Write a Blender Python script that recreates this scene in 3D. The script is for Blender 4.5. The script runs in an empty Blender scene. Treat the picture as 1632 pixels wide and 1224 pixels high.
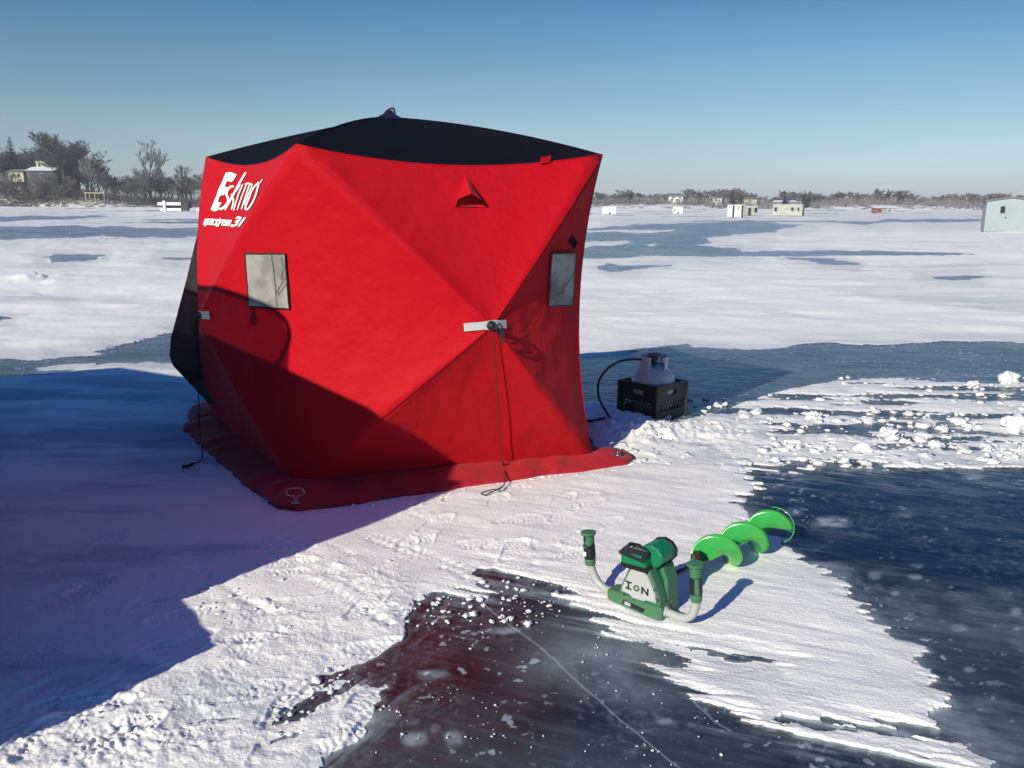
import bpy, math, random
import numpy as np
from mathutils import Vector, Matrix
from mathutils.bvhtree import BVHTree
random.seed(4); rng = np.random.default_rng(7)
SC = bpy.context.scene; COL = SC.collection
R = math.radians

# ---------------------------------------------------------------- camera
F = 1350.0; H = 1.45; HY = 326.0; TH = 0.005       # focal length in photo pixels, eye height, horizon row, roll
PIT = math.atan((612-HY)/F); CP, SP = math.cos(PIT), math.sin(PIT); CT, ST = math.cos(TH), math.sin(TH)
cd = bpy.data.cameras.new('camera'); cam = bpy.data.objects.new('camera', cd); COL.objects.link(cam)
cd.sensor_width = 36; cd.lens = F/1632*36; cd.clip_start = 0.05; cd.clip_end = 6000
X0, UP, FW = Vector((1,0,0)), Vector((0,SP,CP)), Vector((0,CP,-SP))
cr, cu = CT*X0+ST*UP, -ST*X0+CT*UP
M3 = Matrix((cr, cu, -FW)).transposed()
cam.matrix_world = Matrix.Translation((0,0,H)) @ M3.to_4x4()
SC.camera = cam

# ---------------------------------------------------------------- light
SUN_EL = R(27.0); AZ = R(37.0)                      # shadows fall along compass bearing 37 deg (from +y towards +x)
D2 = np.array([math.sin(AZ), math.cos(AZ)])
w = bpy.data.worlds.new('World'); SC.world = w; w.use_nodes = True
nt = w.node_tree; bg = nt.nodes['Background']
sky = nt.nodes.new('ShaderNodeTexSky'); sky.sky_type = 'NISHITA'; sky.sun_disc = False
sky.sun_elevation = SUN_EL; sky.sun_rotation = math.pi + AZ
sky.air_density = 1.0; sky.dust_density = 0.1; sky.ozone_density = 3.5; sky.altitude = 300
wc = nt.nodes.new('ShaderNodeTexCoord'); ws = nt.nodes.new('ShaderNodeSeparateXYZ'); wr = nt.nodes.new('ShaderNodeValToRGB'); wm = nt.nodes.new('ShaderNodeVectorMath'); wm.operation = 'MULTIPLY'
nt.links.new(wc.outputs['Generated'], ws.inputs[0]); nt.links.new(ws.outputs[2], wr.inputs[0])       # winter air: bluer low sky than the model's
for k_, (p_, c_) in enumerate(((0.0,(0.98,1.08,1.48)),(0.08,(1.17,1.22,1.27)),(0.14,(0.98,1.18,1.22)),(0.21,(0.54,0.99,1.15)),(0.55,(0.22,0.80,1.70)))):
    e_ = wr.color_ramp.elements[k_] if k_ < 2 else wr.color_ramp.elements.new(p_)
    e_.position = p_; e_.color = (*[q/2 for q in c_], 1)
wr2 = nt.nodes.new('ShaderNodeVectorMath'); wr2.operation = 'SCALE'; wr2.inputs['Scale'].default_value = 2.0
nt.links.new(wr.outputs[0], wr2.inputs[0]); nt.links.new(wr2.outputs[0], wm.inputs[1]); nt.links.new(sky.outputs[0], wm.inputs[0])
wp = nt.nodes.new('ShaderNodeMapping'); wp.inputs['Scale'].default_value = (1.2,1.2,9.0); wn_ = nt.nodes.new('ShaderNodeTexNoise'); wn_.inputs['Scale'].default_value = 1.6; wn_.inputs['Detail'].default_value = 5   # thin high veil
wq = nt.nodes.new('ShaderNodeMapRange'); wq.inputs[1].default_value = 0.3; wq.inputs[2].default_value = 0.75; wq.inputs[3].default_value = 0.96; wq.inputs[4].default_value = 1.09
wv = nt.nodes.new('ShaderNodeVectorMath'); wv.operation = 'SCALE'
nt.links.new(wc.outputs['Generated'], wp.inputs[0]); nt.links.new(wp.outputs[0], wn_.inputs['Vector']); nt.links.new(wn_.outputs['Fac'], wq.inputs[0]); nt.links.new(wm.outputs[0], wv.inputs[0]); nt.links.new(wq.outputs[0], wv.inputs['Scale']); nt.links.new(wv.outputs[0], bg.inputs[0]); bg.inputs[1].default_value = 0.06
sd = bpy.data.lights.new('sun', 'SUN'); sun = bpy.data.objects.new('sun', sd); COL.objects.link(sun)
sd.energy = 5.0; sd.angle = R(0.6); sd.color = (1.0, 0.935, 0.77)
sdir = Vector((D2[0]*math.cos(SUN_EL), D2[1]*math.cos(SUN_EL), -math.sin(SUN_EL)))
sun.rotation_euler = sdir.to_track_quat('-Z', 'Y').to_euler(); sun.location = (-5,-8,8)
SC.view_settings.view_transform = 'Standard'; SC.view_settings.look = 'None'
SC.view_settings.exposure = 0.10; SC.view_settings.gamma = 1.0
SC.render.engine = 'CYCLES'
SC.cycles.use_denoising = True; SC.cycles.max_bounces = 6; SC.cycles.transparent_max_bounces = 12

# ---------------------------------------------------------------- photo measuring: pixel -> point in the place
def ray(x, y):
    a, b = x-816, y-612
    a, b = a*CT+b*ST, -a*ST+b*CT
    a /= F; b /= -F
    return Vector((a, CP+b*SP, -SP+b*CP))
def G(x, y, z=0.0):                                 # point of the plane at height z seen at photo pixel x, y
    d = ray(x, y); t = (z-H)/d.z; return Vector((0,0,H))+d*t
def D(x, y, Y):                                     # point at distance Y ahead
    d = ray(x, y); return Vector((0,0,H))+d*(Y/d.y)
def proj_np(X, Y):
    z = -H; d = Y*CP-z*SP; u = Y*SP+z*CP
    a = F*X/d; b = -F*u/d
    return 816+a*CT-b*ST, 612+a*ST+b*CT

# ---------------------------------------------------------------- materials
def mat(name, col, rough=0.6, metal=0.0, spec=0.5, coat=0.0, bump=0.0, bscale=40, var=0.0, vscale=6, sheen=0.0, transl=0.0, transm=0.0, col2=None, bdist=0.01):
    m = bpy.data.materials.new(name); m.use_nodes = True; t = m.node_tree; N = t.nodes; L = t.links
    b = N['Principled BSDF']
    b.inputs['Base Color'].default_value = (*col, 1); b.inputs['Roughness'].default_value = rough
    b.inputs['Metallic'].default_value = metal; b.inputs['Specular IOR Level'].default_value = spec
    b.inputs['Coat Weight'].default_value = coat; b.inputs['Coat Roughness'].default_value = 0.08
    b.inputs['Sheen Weight'].default_value = sheen; b.inputs['Transmission Weight'].default_value = transm
    tc = N.new('ShaderNodeTexCoord')
    if var > 0 or col2:
        n = N.new('ShaderNodeTexNoise'); n.inputs['Scale'].default_value = vscale; n.inputs['Detail'].default_value = 6
        L.new(tc.outputs['Object'], n.inputs['Vector'])
        r = N.new('ShaderNodeValToRGB'); e = r.color_ramp.elements
        e[0].position = 0.35; e[1].position = 0.65
        c2 = col2 or tuple(min(1, c*(1+var)) for c in col); c1 = col if col2 else tuple(c*(1-var) for c in col)
        e[0].color = (*c1, 1); e[1].color = (*c2, 1)
        L.new(n.outputs['Fac'], r.inputs['Fac']); L.new(r.outputs['Color'], b.inputs['Base Color'])
    if bump > 0:
        n2 = N.new('ShaderNodeTexNoise'); n2.inputs['Scale'].default_value = bscale; n2.inputs['Detail'].default_value = 5
        L.new(tc.outputs['Object'], n2.inputs['Vector'])
        bp = N.new('ShaderNodeBump'); bp.inputs['Strength'].default_value = bump; bp.inputs['Distance'].default_value = bdist
        L.new(n2.outputs['Fac'], bp.inputs['Height']); L.new(bp.outputs['Normal'], b.inputs['Normal'])
    if transl > 0:
        tr = N.new('ShaderNodeBsdfTranslucent'); tr.inputs['Color'].default_value = (*col, 1)
        mx = N.new('ShaderNodeMixShader'); mx.inputs[0].default_value = transl
        L.new(b.outputs[0], mx.inputs[1]); L.new(tr.outputs[0], mx.inputs[2]); L.new(mx.outputs[0], N['Material Output'].inputs[0])
    return m
M = dict(
    red=mat('red_canvas', (0.47,0.002,0.010), 0.65, sheen=0.06, transl=0.05, bump=0.55, bscale=7, bdist=0.035, spec=0.12),
    redskirt=mat('red_skirt_canvas', (0.38,0.004,0.014), 0.75, sheen=0.05, bump=0.5, bscale=14, bdist=0.03),
    black=mat('black_canvas', (0.0035,0.004,0.009), 0.8, bump=0.3, bscale=9, bdist=0.03, spec=0.12),
    flap=mat('grey_black_lining', (0.028,0.032,0.034), 0.6, bump=0.4, bscale=12, bdist=0.03, var=0.3, vscale=4),
    vinyl=mat('grey_window_cover', (0.30,0.29,0.27), 0.45, bump=0.5, bscale=10, bdist=0.02, var=0.25, vscale=9),
    vinyld=mat('grey_window_cover_shade_tinted', (0.25,0.25,0.25), 0.3, bump=0.8, bscale=12, bdist=0.03, var=0.5, vscale=7),  # darker copy of the window cover, the wall's shade put into its colour
    white=mat('white_print', (0.88,0.88,0.84), 0.6),
    strap=mat('grey_reinforcing_strap', (0.42,0.45,0.47), 0.6, bump=0.2),
    rope=mat('dark_rope', (0.012,0.014,0.02), 0.8),
    rubber=mat('black_rubber', (0.01,0.012,0.018), 0.45),
    steel=mat('bare_steel', (0.42,0.42,0.43), 0.28, metal=1.0),
    crate=mat('black_crate_plastic', (0.018,0.021,0.022), 0.5, bump=0.15, var=0.3),
    tank=mat('grey_white_tank_paint', (0.48,0.48,0.47), 0.42, var=0.12, vscale=12),
    dgreen=mat('dark_green_plastic', (0.055,0.165,0.080), 0.45, bump=0.15, bscale=120),
    bgreen=mat('teal_green_plastic', (0.006,0.18,0.075), 0.35),
    vgreen=mat('bright_green_powder_coat', (0.035,0.35,0.05), 0.25, coat=0.8, spec=0.6),
    lgrey=mat('light_grey_handle_paint', (0.38,0.40,0.375), 0.4),
    plate=mat('silver_face_plate', (0.42,0.43,0.44), 0.4, metal=0.0),
    blackp=mat('black_plastic', (0.012,0.014,0.016), 0.4),
    letter=mat('black_lettering', (0.01,0.02,0.02), 0.5),
    pink=mat('dull_pink_ring', (0.40,0.30,0.28), 0.5),
    hutblue=mat('pale_blue_siding', (0.30,0.36,0.375), 0.6, var=0.06, vscale=1.2),
    hutwhite=mat('white_siding', (0.80,0.80,0.76), 0.6, var=0.04),
    hutgrey=mat('weathered_grey_siding', (0.40,0.40,0.37), 0.7, var=0.15, vscale=1.5),
    hutdark=mat('dark_slate_siding', (0.045,0.045,0.06), 0.7),
    hutbrown=mat('dark_brown_siding', (0.10,0.06,0.06), 0.7),
    hutred=mat('faded_red_siding', (0.30,0.10,0.08), 0.7, var=0.2),
    roofg=mat('grey_roofing', (0.16,0.17,0.18), 0.8),
    snowroof=mat('snow_on_roof', (0.72,0.74,0.80), 0.8),
    cream=mat('cream_siding', (0.50,0.46,0.30), 0.7, var=0.2, vscale=0.5),
    glass=mat('dark_window_glass', (0.02,0.025,0.03), 0.15),
    wood=mat('weathered_dark_wood', (0.06,0.04,0.035), 0.8),
    post=mat('pale_post_wood', (0.45,0.42,0.36), 0.8),
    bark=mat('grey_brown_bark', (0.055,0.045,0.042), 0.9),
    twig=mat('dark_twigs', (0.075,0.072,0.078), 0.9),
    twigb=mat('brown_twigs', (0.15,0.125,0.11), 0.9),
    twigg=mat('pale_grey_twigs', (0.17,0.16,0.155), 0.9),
    farb=mat('hazed_bark_and_twigs', (0.17,0.155,0.165), 0.9),  # far trees are paled in colour to carry the distance haze
    farr=mat('hazed_reddish_twigs', (0.20,0.155,0.155), 0.9),  # reddish twigs, likewise paled in colour for haze
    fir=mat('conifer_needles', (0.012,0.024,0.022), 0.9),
    firf=mat('hazed_conifer_needles', (0.035,0.05,0.055), 0.9),  # paled copy of the conifer needles, haze put into the colour
    tyre=mat('tyre_rubber', (0.02,0.02,0.02), 0.8),
    truck=mat('dark_vehicle_paint', (0.03,0.035,0.045), 0.3, coat=0.5),
    snowc=mat('snow_clump', (0.68,0.69,0.70), 0.7, bump=0.6, bscale=60, bdist=0.01),
)
def tinted():
    m = bpy.data.materials.new('tinted_screen'); m.use_nodes = True; t = m.node_tree; N = t.nodes
    a = N.new('ShaderNodeBsdfTransparent'); a.inputs[0].default_value = (0.42,0.42,0.44,1)
    g = N.new('ShaderNodeBsdfGlossy'); g.inputs['Roughness'].default_value = 0.05
    mx = N.new('ShaderNodeMixShader'); mx.inputs[0].default_value = 0.08
    t.links.new(a.outputs[0], mx.inputs[1]); t.links.new(g.outputs[0], mx.inputs[2]); t.links.new(mx.outputs[0], N['Material Output'].inputs[0])
    return m
M['tint'] = tinted()

# ---------------------------------------------------------------- object helpers
def obj(name, vs, fs, m, parent=None, smooth=False, kind=None):
    me = bpy.data.meshes.new(name); me.from_pydata([tuple(v) for v in vs], [], fs); me.validate(); me.update()
    if smooth: me.polygons.foreach_set('use_smooth', [True]*len(me.polygons))
    o = bpy.data.objects.new(name, me); COL.objects.link(o)
    if m: me.materials.append(M[m] if isinstance(m, str) else m)
    if parent is not None: o.parent = parent; o.matrix_parent_inverse = Matrix.Identity(4)
    if kind: o['kind'] = kind
    return o
def tag(o, label, cat, group=None, kind=None):
    o['label'] = label; o['category'] = cat
    if group: o['group'] = group
    if kind: o['kind'] = kind
    return o
def thing(name, label, cat, loc=(0,0,0), rz=0.0, group=None):
    o = bpy.data.objects.new(name, None); COL.objects.link(o); o.location = loc; o.rotation_euler = (0,0,rz)
    o.empty_display_size = 0.1
    return tag(o, label, cat, group)
class MB:
    def __init__(s): s.v = []; s.f = []
    def add(s, vs, fs):
        n = len(s.v); s.v += [Vector(v) for v in vs]; s.f += [tuple(i+n for i in f) for f in fs]; return s
    def box(s, x0, x1, y0, y1, z0, z1):
        return s.add([(x0,y0,z0),(x1,y0,z0),(x1,y1,z0),(x0,y1,z0),(x0,y0,z1),(x1,y0,z1),(x1,y1,z1),(x0,y1,z1)],
                     [(0,3,2,1),(4,5,6,7),(0,1,5,4),(1,2,6,5),(2,3,7,6),(3,0,4,7)])
    def prism(s, poly, y0, y1, axis='y', bev=0.0):  # poly in (x,z), extruded along y (or 'x': poly in (y,z); 'z': poly in (x,y))
        n = len(poly)
        def P(p, q):
            return (p[0],q,p[1]) if axis=='y' else ((q,p[0],p[1]) if axis=='x' else (p[0],p[1],q))
        if bev > 0:
            cx = sum(p[0] for p in poly)/n; cy = sum(p[1] for p in poly)/n
            rr = max(math.hypot(p[0]-cx, p[1]-cy) for p in poly); k = 1-bev/rr*1.3
            ins = [(cx+(p[0]-cx)*k, cy+(p[1]-cy)*k) for p in poly]
            sg = 1 if y1 > y0 else -1
            rings = [(ins,y0),(poly,y0+sg*bev),(poly,y1-sg*bev),(ins,y1)]
        else: rings = [(poly,y0),(poly,y1)]
        vs = [P(p,q) for pl,q in rings for p in pl]; m = len(rings)
        fs = [tuple(range(n))[::-1], tuple(range((m-1)*n, m*n))]
        for k in range(m-1):
            for i in range(n):
                j = (i+1)%n; fs.append((k*n+i, k*n+j, (k+1)*n+j, (k+1)*n+i))
        return s.add(vs, fs)
    def tube(s, pts, r, seg=8, caps=True, close=False):
        pts = [Vector(p) for p in pts]; n = len(pts); rs = r if isinstance(r, (list, tuple)) else [r]*n
        vs = []; ref = None
        for i, p in enumerate(pts):
            t = (pts[min(i+1, n-1)]-pts[max(i-1, 0)]).normalized()
            if ref is None: ref = t.orthogonal().normalized()
            ref = (ref - t*ref.dot(t));
            if ref.length < 1e-6: ref = t.orthogonal()
            ref.normalize(); b = t.cross(ref)
            for k in range(seg):
                a = 2*math.pi*k/seg; vs.append(p+(ref*math.cos(a)+b*math.sin(a))*rs[i])
        fs = [(i*seg+k, i*seg+(k+1)%seg, (i+1)*seg+(k+1)%seg, (i+1)*seg+k) for i in range(n-1) for k in range(seg)]
        if caps: fs += [tuple(range(seg))[::-1], tuple(range((n-1)*seg, n*seg))]
        return s.add(vs, fs)
    def lathe(s, prof, c=(0,0,0), seg=32):
        vs = []; n = len(prof)
        for r_, z in prof:
            for k in range(seg):
                a = 2*math.pi*k/seg; vs.append((c[0]+r_*math.cos(a), c[1]+r_*math.sin(a), c[2]+z))
        fs = [(i*seg+k, i*seg+(k+1)%seg, (i+1)*seg+(k+1)%seg, (i+1)*seg+k) for i in range(n-1) for k in range(seg)]
        return s.add(vs, fs)
    def xf(s, m): s.v = [m @ v for v in s.v]; return s
    def make(s, name, m, parent=None, smooth=False, kind=None): return obj(name, s.v, s.f, m, parent, smooth, kind)
def smooth_path(pts, n=8):                          # Catmull-Rom
    P = [Vector(p) for p in pts]; P = [P[0]*2-P[1]]+P+[P[-1]*2-P[-2]]; out = []
    for i in range(1, len(P)-2):
        for k in range(n):
            t = k/n; a, b, c, d = P[i-1], P[i], P[i+1], P[i+2]
            out.append(0.5*((2*b)+(c-a)*t+(2*a-5*b+4*c-d)*t*t+(3*b-a-3*c+d)*t**3))
    out.append(P[-2]); return out
def copy_tree(o, parent=None):
    c = o.copy(); COL.objects.link(c)
    if parent is not None: c.parent = parent
    for ch in list(o.children): copy_tree(ch, c)
    return c

# ---------------------------------------------------------------- numpy noise
def hsh(ix, iy, s):
    h = (ix.astype(np.int64)*374761393 + iy.astype(np.int64)*668265263 + s*1442695041) & 0xffffffff
    h = ((h ^ (h >> 13))*1274126177) & 0xffffffff
    h = (h ^ (h >> 16)) & 0xffff
    return h.astype(np.float32)/65535.0
def vn(x, y, s=0):
    xi, yi = np.floor(x), np.floor(y); fx, fy = (x-xi).astype(np.float32), (y-yi).astype(np.float32)
    fx = fx*fx*(3-2*fx); fy = fy*fy*(3-2*fy)
    a, b, c, d = hsh(xi,yi,s), hsh(xi+1,yi,s), hsh(xi,yi+1,s), hsh(xi+1,yi+1,s)
    return (a*(1-fx)+b*fx)*(1-fy)+(c*(1-fx)+d*fx)*fy
def fbm(x, y, o=4, s=0, g=0.5):                      # about -1..1
    t = 0; a = 1.0; n = 0; c, q = math.cos(0.7), math.sin(0.7)
    for k in range(o):
        t = t+a*(vn(x, y, s+k*17)*2-1); n += a; a *= g
        x, y = (x*c-y*q)*2.03+3.1, (x*q+y*c)*2.03+7.7
    return t/n*1.6
def sm(x, a, b):
    t = np.clip((x-a)/(b-a), 0, 1); return t*t*(3-2*t)
def sdpoly(px, py, pts):                             # signed distance to polygon, positive outside
    n = len(pts); d = np.full(px.shape, 1e18, np.float32); ins = np.zeros(px.shape, bool)
    for i in range(n):
        ax, ay = pts[i]; bx, by = pts[(i+1)%n]; ex, ey = bx-ax, by-ay
        wx, wy = px-ax, py-ay
        t = np.clip((wx*ex+wy*ey)/(ex*ex+ey*ey), 0, 1)
        dx, dy = wx-ex*t, wy-ey*t; d = np.minimum(d, dx*dx+dy*dy)
        if ay != by:
            cnd = ((ay > py) != (by > py)) & (px < (bx-ax)*(py-ay)/(by-ay)+ax); ins ^= cnd
    d = np.sqrt(d); return np.where(ins, -d, d)

# ---------------------------------------------------------------- GROUND: the frozen lake, one sheet to the horizon
def build_lake():
    an = np.concatenate([np.linspace(-180,-48,60)[:-1], np.arange(-48,48,0.072), np.linspace(48,180,60)])
    an = np.radians(an)
    dep = np.concatenate([np.arange(50,8,-0.055), np.arange(8,2,-0.045), np.arange(2,0.03,-0.03)])
    r = H/np.tan(np.radians(dep)); r = np.concatenate([[0.25,0.7], r, [3500,5000]])
    A, Rr = np.meshgrid(an, r); nr, na = A.shape
    X = (np.sin(A)*Rr).astype(np.float32).ravel(); Y = (np.cos(A)*Rr).astype(np.float32).ravel(); Rr = Rr.astype(np.float32).ravel()
    front = Y > 0.4
    Ys = np.where(front, Y, 0.4); px, py = proj_np(X, Ys)
    px = np.clip(px, -6000, 8000); py = np.clip(py, 320, 6000)
    # wind-combed streak noise in metres
    az = R(112); u = X*math.sin(az)+Y*math.cos(az); v = X*math.cos(az)-Y*math.sin(az)
    st = fbm(u*2.4, v*26, 5, 3, 0.6)
    ga, gb = G(500,1195), G(628,1088); a2 = math.atan2(gb.x-ga.x, gb.y-ga.y)          # left of the black ice the drift lines run another way
    ul = X*math.sin(a2)+Y*math.cos(a2); vl = X*math.cos(a2)-Y*math.sin(a2); stl = fbm(ul*2.6, vl*24, 5, 4, 0.6); kl = sm(px,640,760); st = st*kl+stl*(1-kl)
    st2 = fbm(X*1.2+Y*3, v*30, 3, 9)
    wx = 16*fbm(px/70, py/26, 4, 21); wy = 7*fbm(px/60, py/14, 4, 31)
    near = sm(py, 600, 800)
    fx = px+wx*(0.5+0.5*near)+34*near*st+(1-near)*30*fbm(px/110, py/7, 4, 25, 0.6); fy = py+wy*(0.45+0.55*near)+4*near*st2
    far = [  # open ice seen through the snow (photo pixel outlines, laid down on the lake)
        [(925,402),(938,374),(960,360),(1160,352),(1300,357),(1240,369),(1160,373),(1128,386),(1152,396),(1212,404),(1130,411),(1020,405)],
        [(950,422),(1060,424),(1005,433),(965,431)],
        [(1262,411),(1310,411),(1362,425),(1300,420)],
        [(1466,440),(1525,438),(1562,443),(1545,448)],
        [(1290,351),(1500,351),(1570,354),(1500,356),(1400,355)],
        [(-300,363),(100,361),(330,362),(330,376),(120,378),(-300,388)],
        [(60,412),(110,407),(168,408),(135,417),(95,420)], [(255,409),(310,408),(310,413),(270,413)],
        [(-200,503),(20,505),(6,512),(-200,516)], [(-200,520),(10,522),(-10,530)],
        [(-400,345),(60,343),(180,347),(60,350),(-400,352)],
        [(-500,578),(60,574),(130,566),(190,548),(262,532),(340,526),(480,520),(480,585),(320,580),(240,577),(160,582),(110,592),(-500,640)],
        [(860,577),(1000,566),(1085,548),(1150,553),(1215,558),(1290,550),(1420,552),(1500,546),(1632,545),(2600,545),(2600,612),(1632,604),(1430,604),(1330,612),(1250,628),(1180,650),(1105,668),(1060,676),(1000,650),(880,640)],
    ]
    S = np.full(px.shape, 1e4, np.float32)
    for p in far: S = np.minimum(S, sdpoly(fx, fy, p))
    islands = [[(232,585),(300,588),(318,604),(300,612),(244,600)], [(60,583),(140,580),(150,588),(60,590)], [(940,366),(1020,364),(1075,367),(1010,371),(940,371)],
               [(1085,352),(1180,351),(1150,355),(1090,355)], [(930,386),(1010,384),(1000,390),(930,391)], [(1030,391),(1050,391),(1045,394),(1030,394)]]
    for p in islands: S = np.maximum(S, -sdpoly(fx, fy, p))
    nearp = [  # foreground black ice
        [(742,918),(790,908),(850,930),(905,948),(965,985),(1020,1022),(1052,1052),(1110,1100),(1170,1140),(1235,1168),(1330,1188),(1440,1200),(1520,1226),(1700,1330),(1700,2600),(300,2600),(420,1330),(505,1222),(548,1196),(585,1150),(606,1118),(630,1082),(590,1094),(540,1112),(478,1140),(420,1150),(470,1122),(540,1100),(570,1086),(500,1092),(470,1090),(540,1076),(580,1060),(610,1040),(648,1000),(662,955),(700,948),(760,950),(800,945)],
        [(1186,744),(1300,750),(1632,742),(3200,742),(3200,2600),(1750,2600),(1600,1235),(1550,1195),(1400,1170),(1300,1165),(1212,1150),(1250,1138),(1480,1168),(1515,1122),(1478,1085),(1470,1040),(1400,992),(1348,955),(1325,912),(1262,880),(1250,862),(1205,842),(1196,806),(1168,800),(1200,784)],
        [(330,1150),(400,1138),(352,1160),(310,1166)],[(455,1176),(530,1150),(470,1186),(430,1192)],
        [(1040,1022),(1110,1034),(1180,1046),(1255,1050),(1250,1062),(1160,1054)],
    ]
    fx2 = px+wx*0.7+26*st*sm(px,650,1000)+9*st; fy2 = py+wy*0.8+5*st2
    for p in nearp: S = np.minimum(S, sdpoly(fx2, fy2, p))
    # streaky break-up inside the snow tongue edges and the ploughed rubble band
    S = S+7*near*st
    rub = sdpoly(px, py, [(1000,742),(1060,690),(1130,662),(1230,628),(1340,606),(1632,600),(2800,590),(2800,748),(1632,746),(1200,748)])
    ru = X*math.sin(R(93))+Y*math.cos(R(93)); rv = X*math.cos(R(93))-Y*math.sin(R(93))
    rn = fbm(ru*1.3, rv*5.5, 5, 55, 0.6)
    rright = sm(px, 1120, 1400)
    band = np.exp(-((py-722)/20)**2)*0.9+np.exp(-((py-672)/13)**2)*0.25*rright + np.exp(-((py-618)/7)**2)*0.25
    Sr = 22*(rn+0.42-0.62*rright+band)
    S = np.where(rub < 0, np.maximum(np.minimum(S, Sr), np.where(rub > -5, Sr, Sr)), S)
    # far random thin ice
    tf = fbm(X/22, Y/9, 4, 77); farm = (py < 420)
    S = np.where(farm & (tf < -0.62), np.minimum(S, (tf+0.62)*20), S)
    # behind and beside the camera: patches of snow
    pb = fbm(X*0.5, Y*0.5, 4, 90)*40; S = np.where(front & (py < 2500), S, pb)
    # distance-dependent edge width: ragged, icy fringe
    S = S+fbm(X*16, Y*16, 3, 13)*3*near
    snow = sm(S, -1.2, 1.6)
    thin = sm(S, -14, 8)
    # roughness: footprints, ploughed clods, tracks
    Rg = np.zeros(px.shape, np.float32)+0.05
    for cx, cy, rx, ry, a, ang in [(150,1210,420,110,0.9,0),(330,1110,260,90,0.8,-12),(420,980,220,60,0.8,25),(520,900,240,34,0.9,20),(640,985,90,70,0.7,0),(870,790,130,30,0.55,0),(900,880,120,22,0.4,0),
                             (1080,712,140,40,1.1,0),(1360,690,340,60,1.2,0),(560,1180,140,30,0.6,-15),(960,1010,60,14,0.5,20),(1130,1100,160,20,0.5,20),(700,830,80,20,0.5,10),(1240,640,220,22,0.6,-5),(200,800,500,90,0.25,0),(960,660,80,40,0.7,0)]:
        ca, sa = math.cos(R(ang)), math.sin(R(ang)); dx, dy = px-cx, py-cy
        q = ((dx*ca+dy*sa)/rx)**2+((-dx*sa+dy*ca)/ry)**2; Rg = np.maximum(Rg, a*np.exp(-q*1.2))
    Rg = Rg*(0.35+1.0*sm(fbm(X*3.2, Y*3.2, 3, 101), -0.5, 0.5))
    lod = 1-sm(Rr, 9, 22)                            # fine relief only where the sheet is fine enough to hold it
    c1 = fbm(X*17, Y*17, 4, 40, 0.6); c2 = fbm(X*38, Y*38, 3, 45, 0.6)
    c3 = fbm(u*13, v*24, 4, 47, 0.6); clods = np.maximum(0, c1+0.05)*0.010+np.maximum(0, c3)*0.009+np.maximum(0, c2)*0.006-0.003
    tracks = 0
    for (x0,y0,x1,y1) in [(380,860,640,1010),(395,850,660,990),(560,850,760,930),(575,845,780,925),(180,1085,215,1130),(200,1080,235,1125),(430,850,700,985),(470,845,735,975),(300,900,560,1060),(640,815,860,905)]:
        a, b = G(x0,y0), G(x1,y1); e = (b-a); Ln = e.length; e = e/Ln
        t = (X-a.x)*e.x+(Y-a.y)*e.y; dd = np.abs((X-a.x)*e.y-(Y-a.y)*e.x)
        tracks = tracks+np.exp(-(dd/0.018)**2)*sm(t,-0.02,0.05)*(1-sm(t,Ln-0.05,Ln+0.02))*(0.5+0.5*np.sin(t*150+5*fbm(X*9,Y*9,2,201)))*(-0.009)*sm(fbm(X*5,Y*5,3,203),-.3,.4)
    br = np.random.default_rng(12); prints = np.zeros(px.shape, np.float32)
    spots = [(br.uniform(40,640), br.uniform(880,1200)) for _ in range(46)]+[(br.uniform(640,1010), br.uniform(770,900)) for _ in range(26)]+[(br.uniform(0,420), br.uniform(650,900)) for _ in range(16)]
    for bx, by in spots:
        g = G(bx,by); th_ = br.uniform(-0.7,0.5)+0.9; k = np.where((np.abs(X-g.x) < 0.2) & (np.abs(Y-g.y) < 0.2))[0]
        if len(k) == 0: continue
        a_ = (X[k]-g.x)*math.sin(th_)+(Y[k]-g.y)*math.cos(th_); b_ = (X[k]-g.x)*math.cos(th_)-(Y[k]-g.y)*math.sin(th_)
        wd_ = 0.048-0.012*sm(-a_,-0.02,0.08)*sm(a_+0.13,0,0.05); q = np.sqrt((a_/0.125)**2+(b_/wd_)**2)
        ins_ = 1-sm(q,0.85,1.05); lug = 0.5+0.5*np.sin(a_*260+np.abs(b_)*120+2.5*fbm(X[k]*30,Y[k]*30,2,192))
        prints[k] += -0.007*ins_*(0.45+0.55*lug)+0.004*np.exp(-((q-1.12)/0.10)**2)
    prints = prints*sm(fbm(X*8,Y*8,3,190),-0.7,0.2)
    h = snow*0.012*(0.6+0.6*sm(S,0,30))
    h = h+snow*(0.010*fbm(X*1.7,Y*2.4,4,60)+0.0022*st*near)
    h = h+snow*lod*0.004*fbm(X*9,Y*9,3,63)*(0.3+Rg)
    h = h+snow*lod*(Rg*clods*0.58+tracks+0.75*prints)
    mid = sm(Rr,5,14); h = h+snow*mid*(0.05*fbm(X*0.42,Y*0.8,4,70)+0.02*np.maximum(0,fbm(X*0.9,Y*2.2,3,72)-0.25))*np.minimum(1,1.0)
    # broken slabs and small drifts on the left
    for cx, cy, rr_, hh in [(70,446,34,0.09),(95,452,20,0.06),(130,380,60,0.05),(190,410,30,0.05),(60,470,30,0.04),(850,455,60,0.05),(1080,470,90,0.02),(1320,470,80,0.02)]:
        g = G(cx,cy); sc = g.y/F*rr_; q = ((X-g.x)/sc)**2+((Y-g.y)/(sc*1.6))**2
        h = h+hh*np.exp(-q)*np.maximum(0,0.3+fbm(X*2.4,Y*4,3,80))
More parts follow.
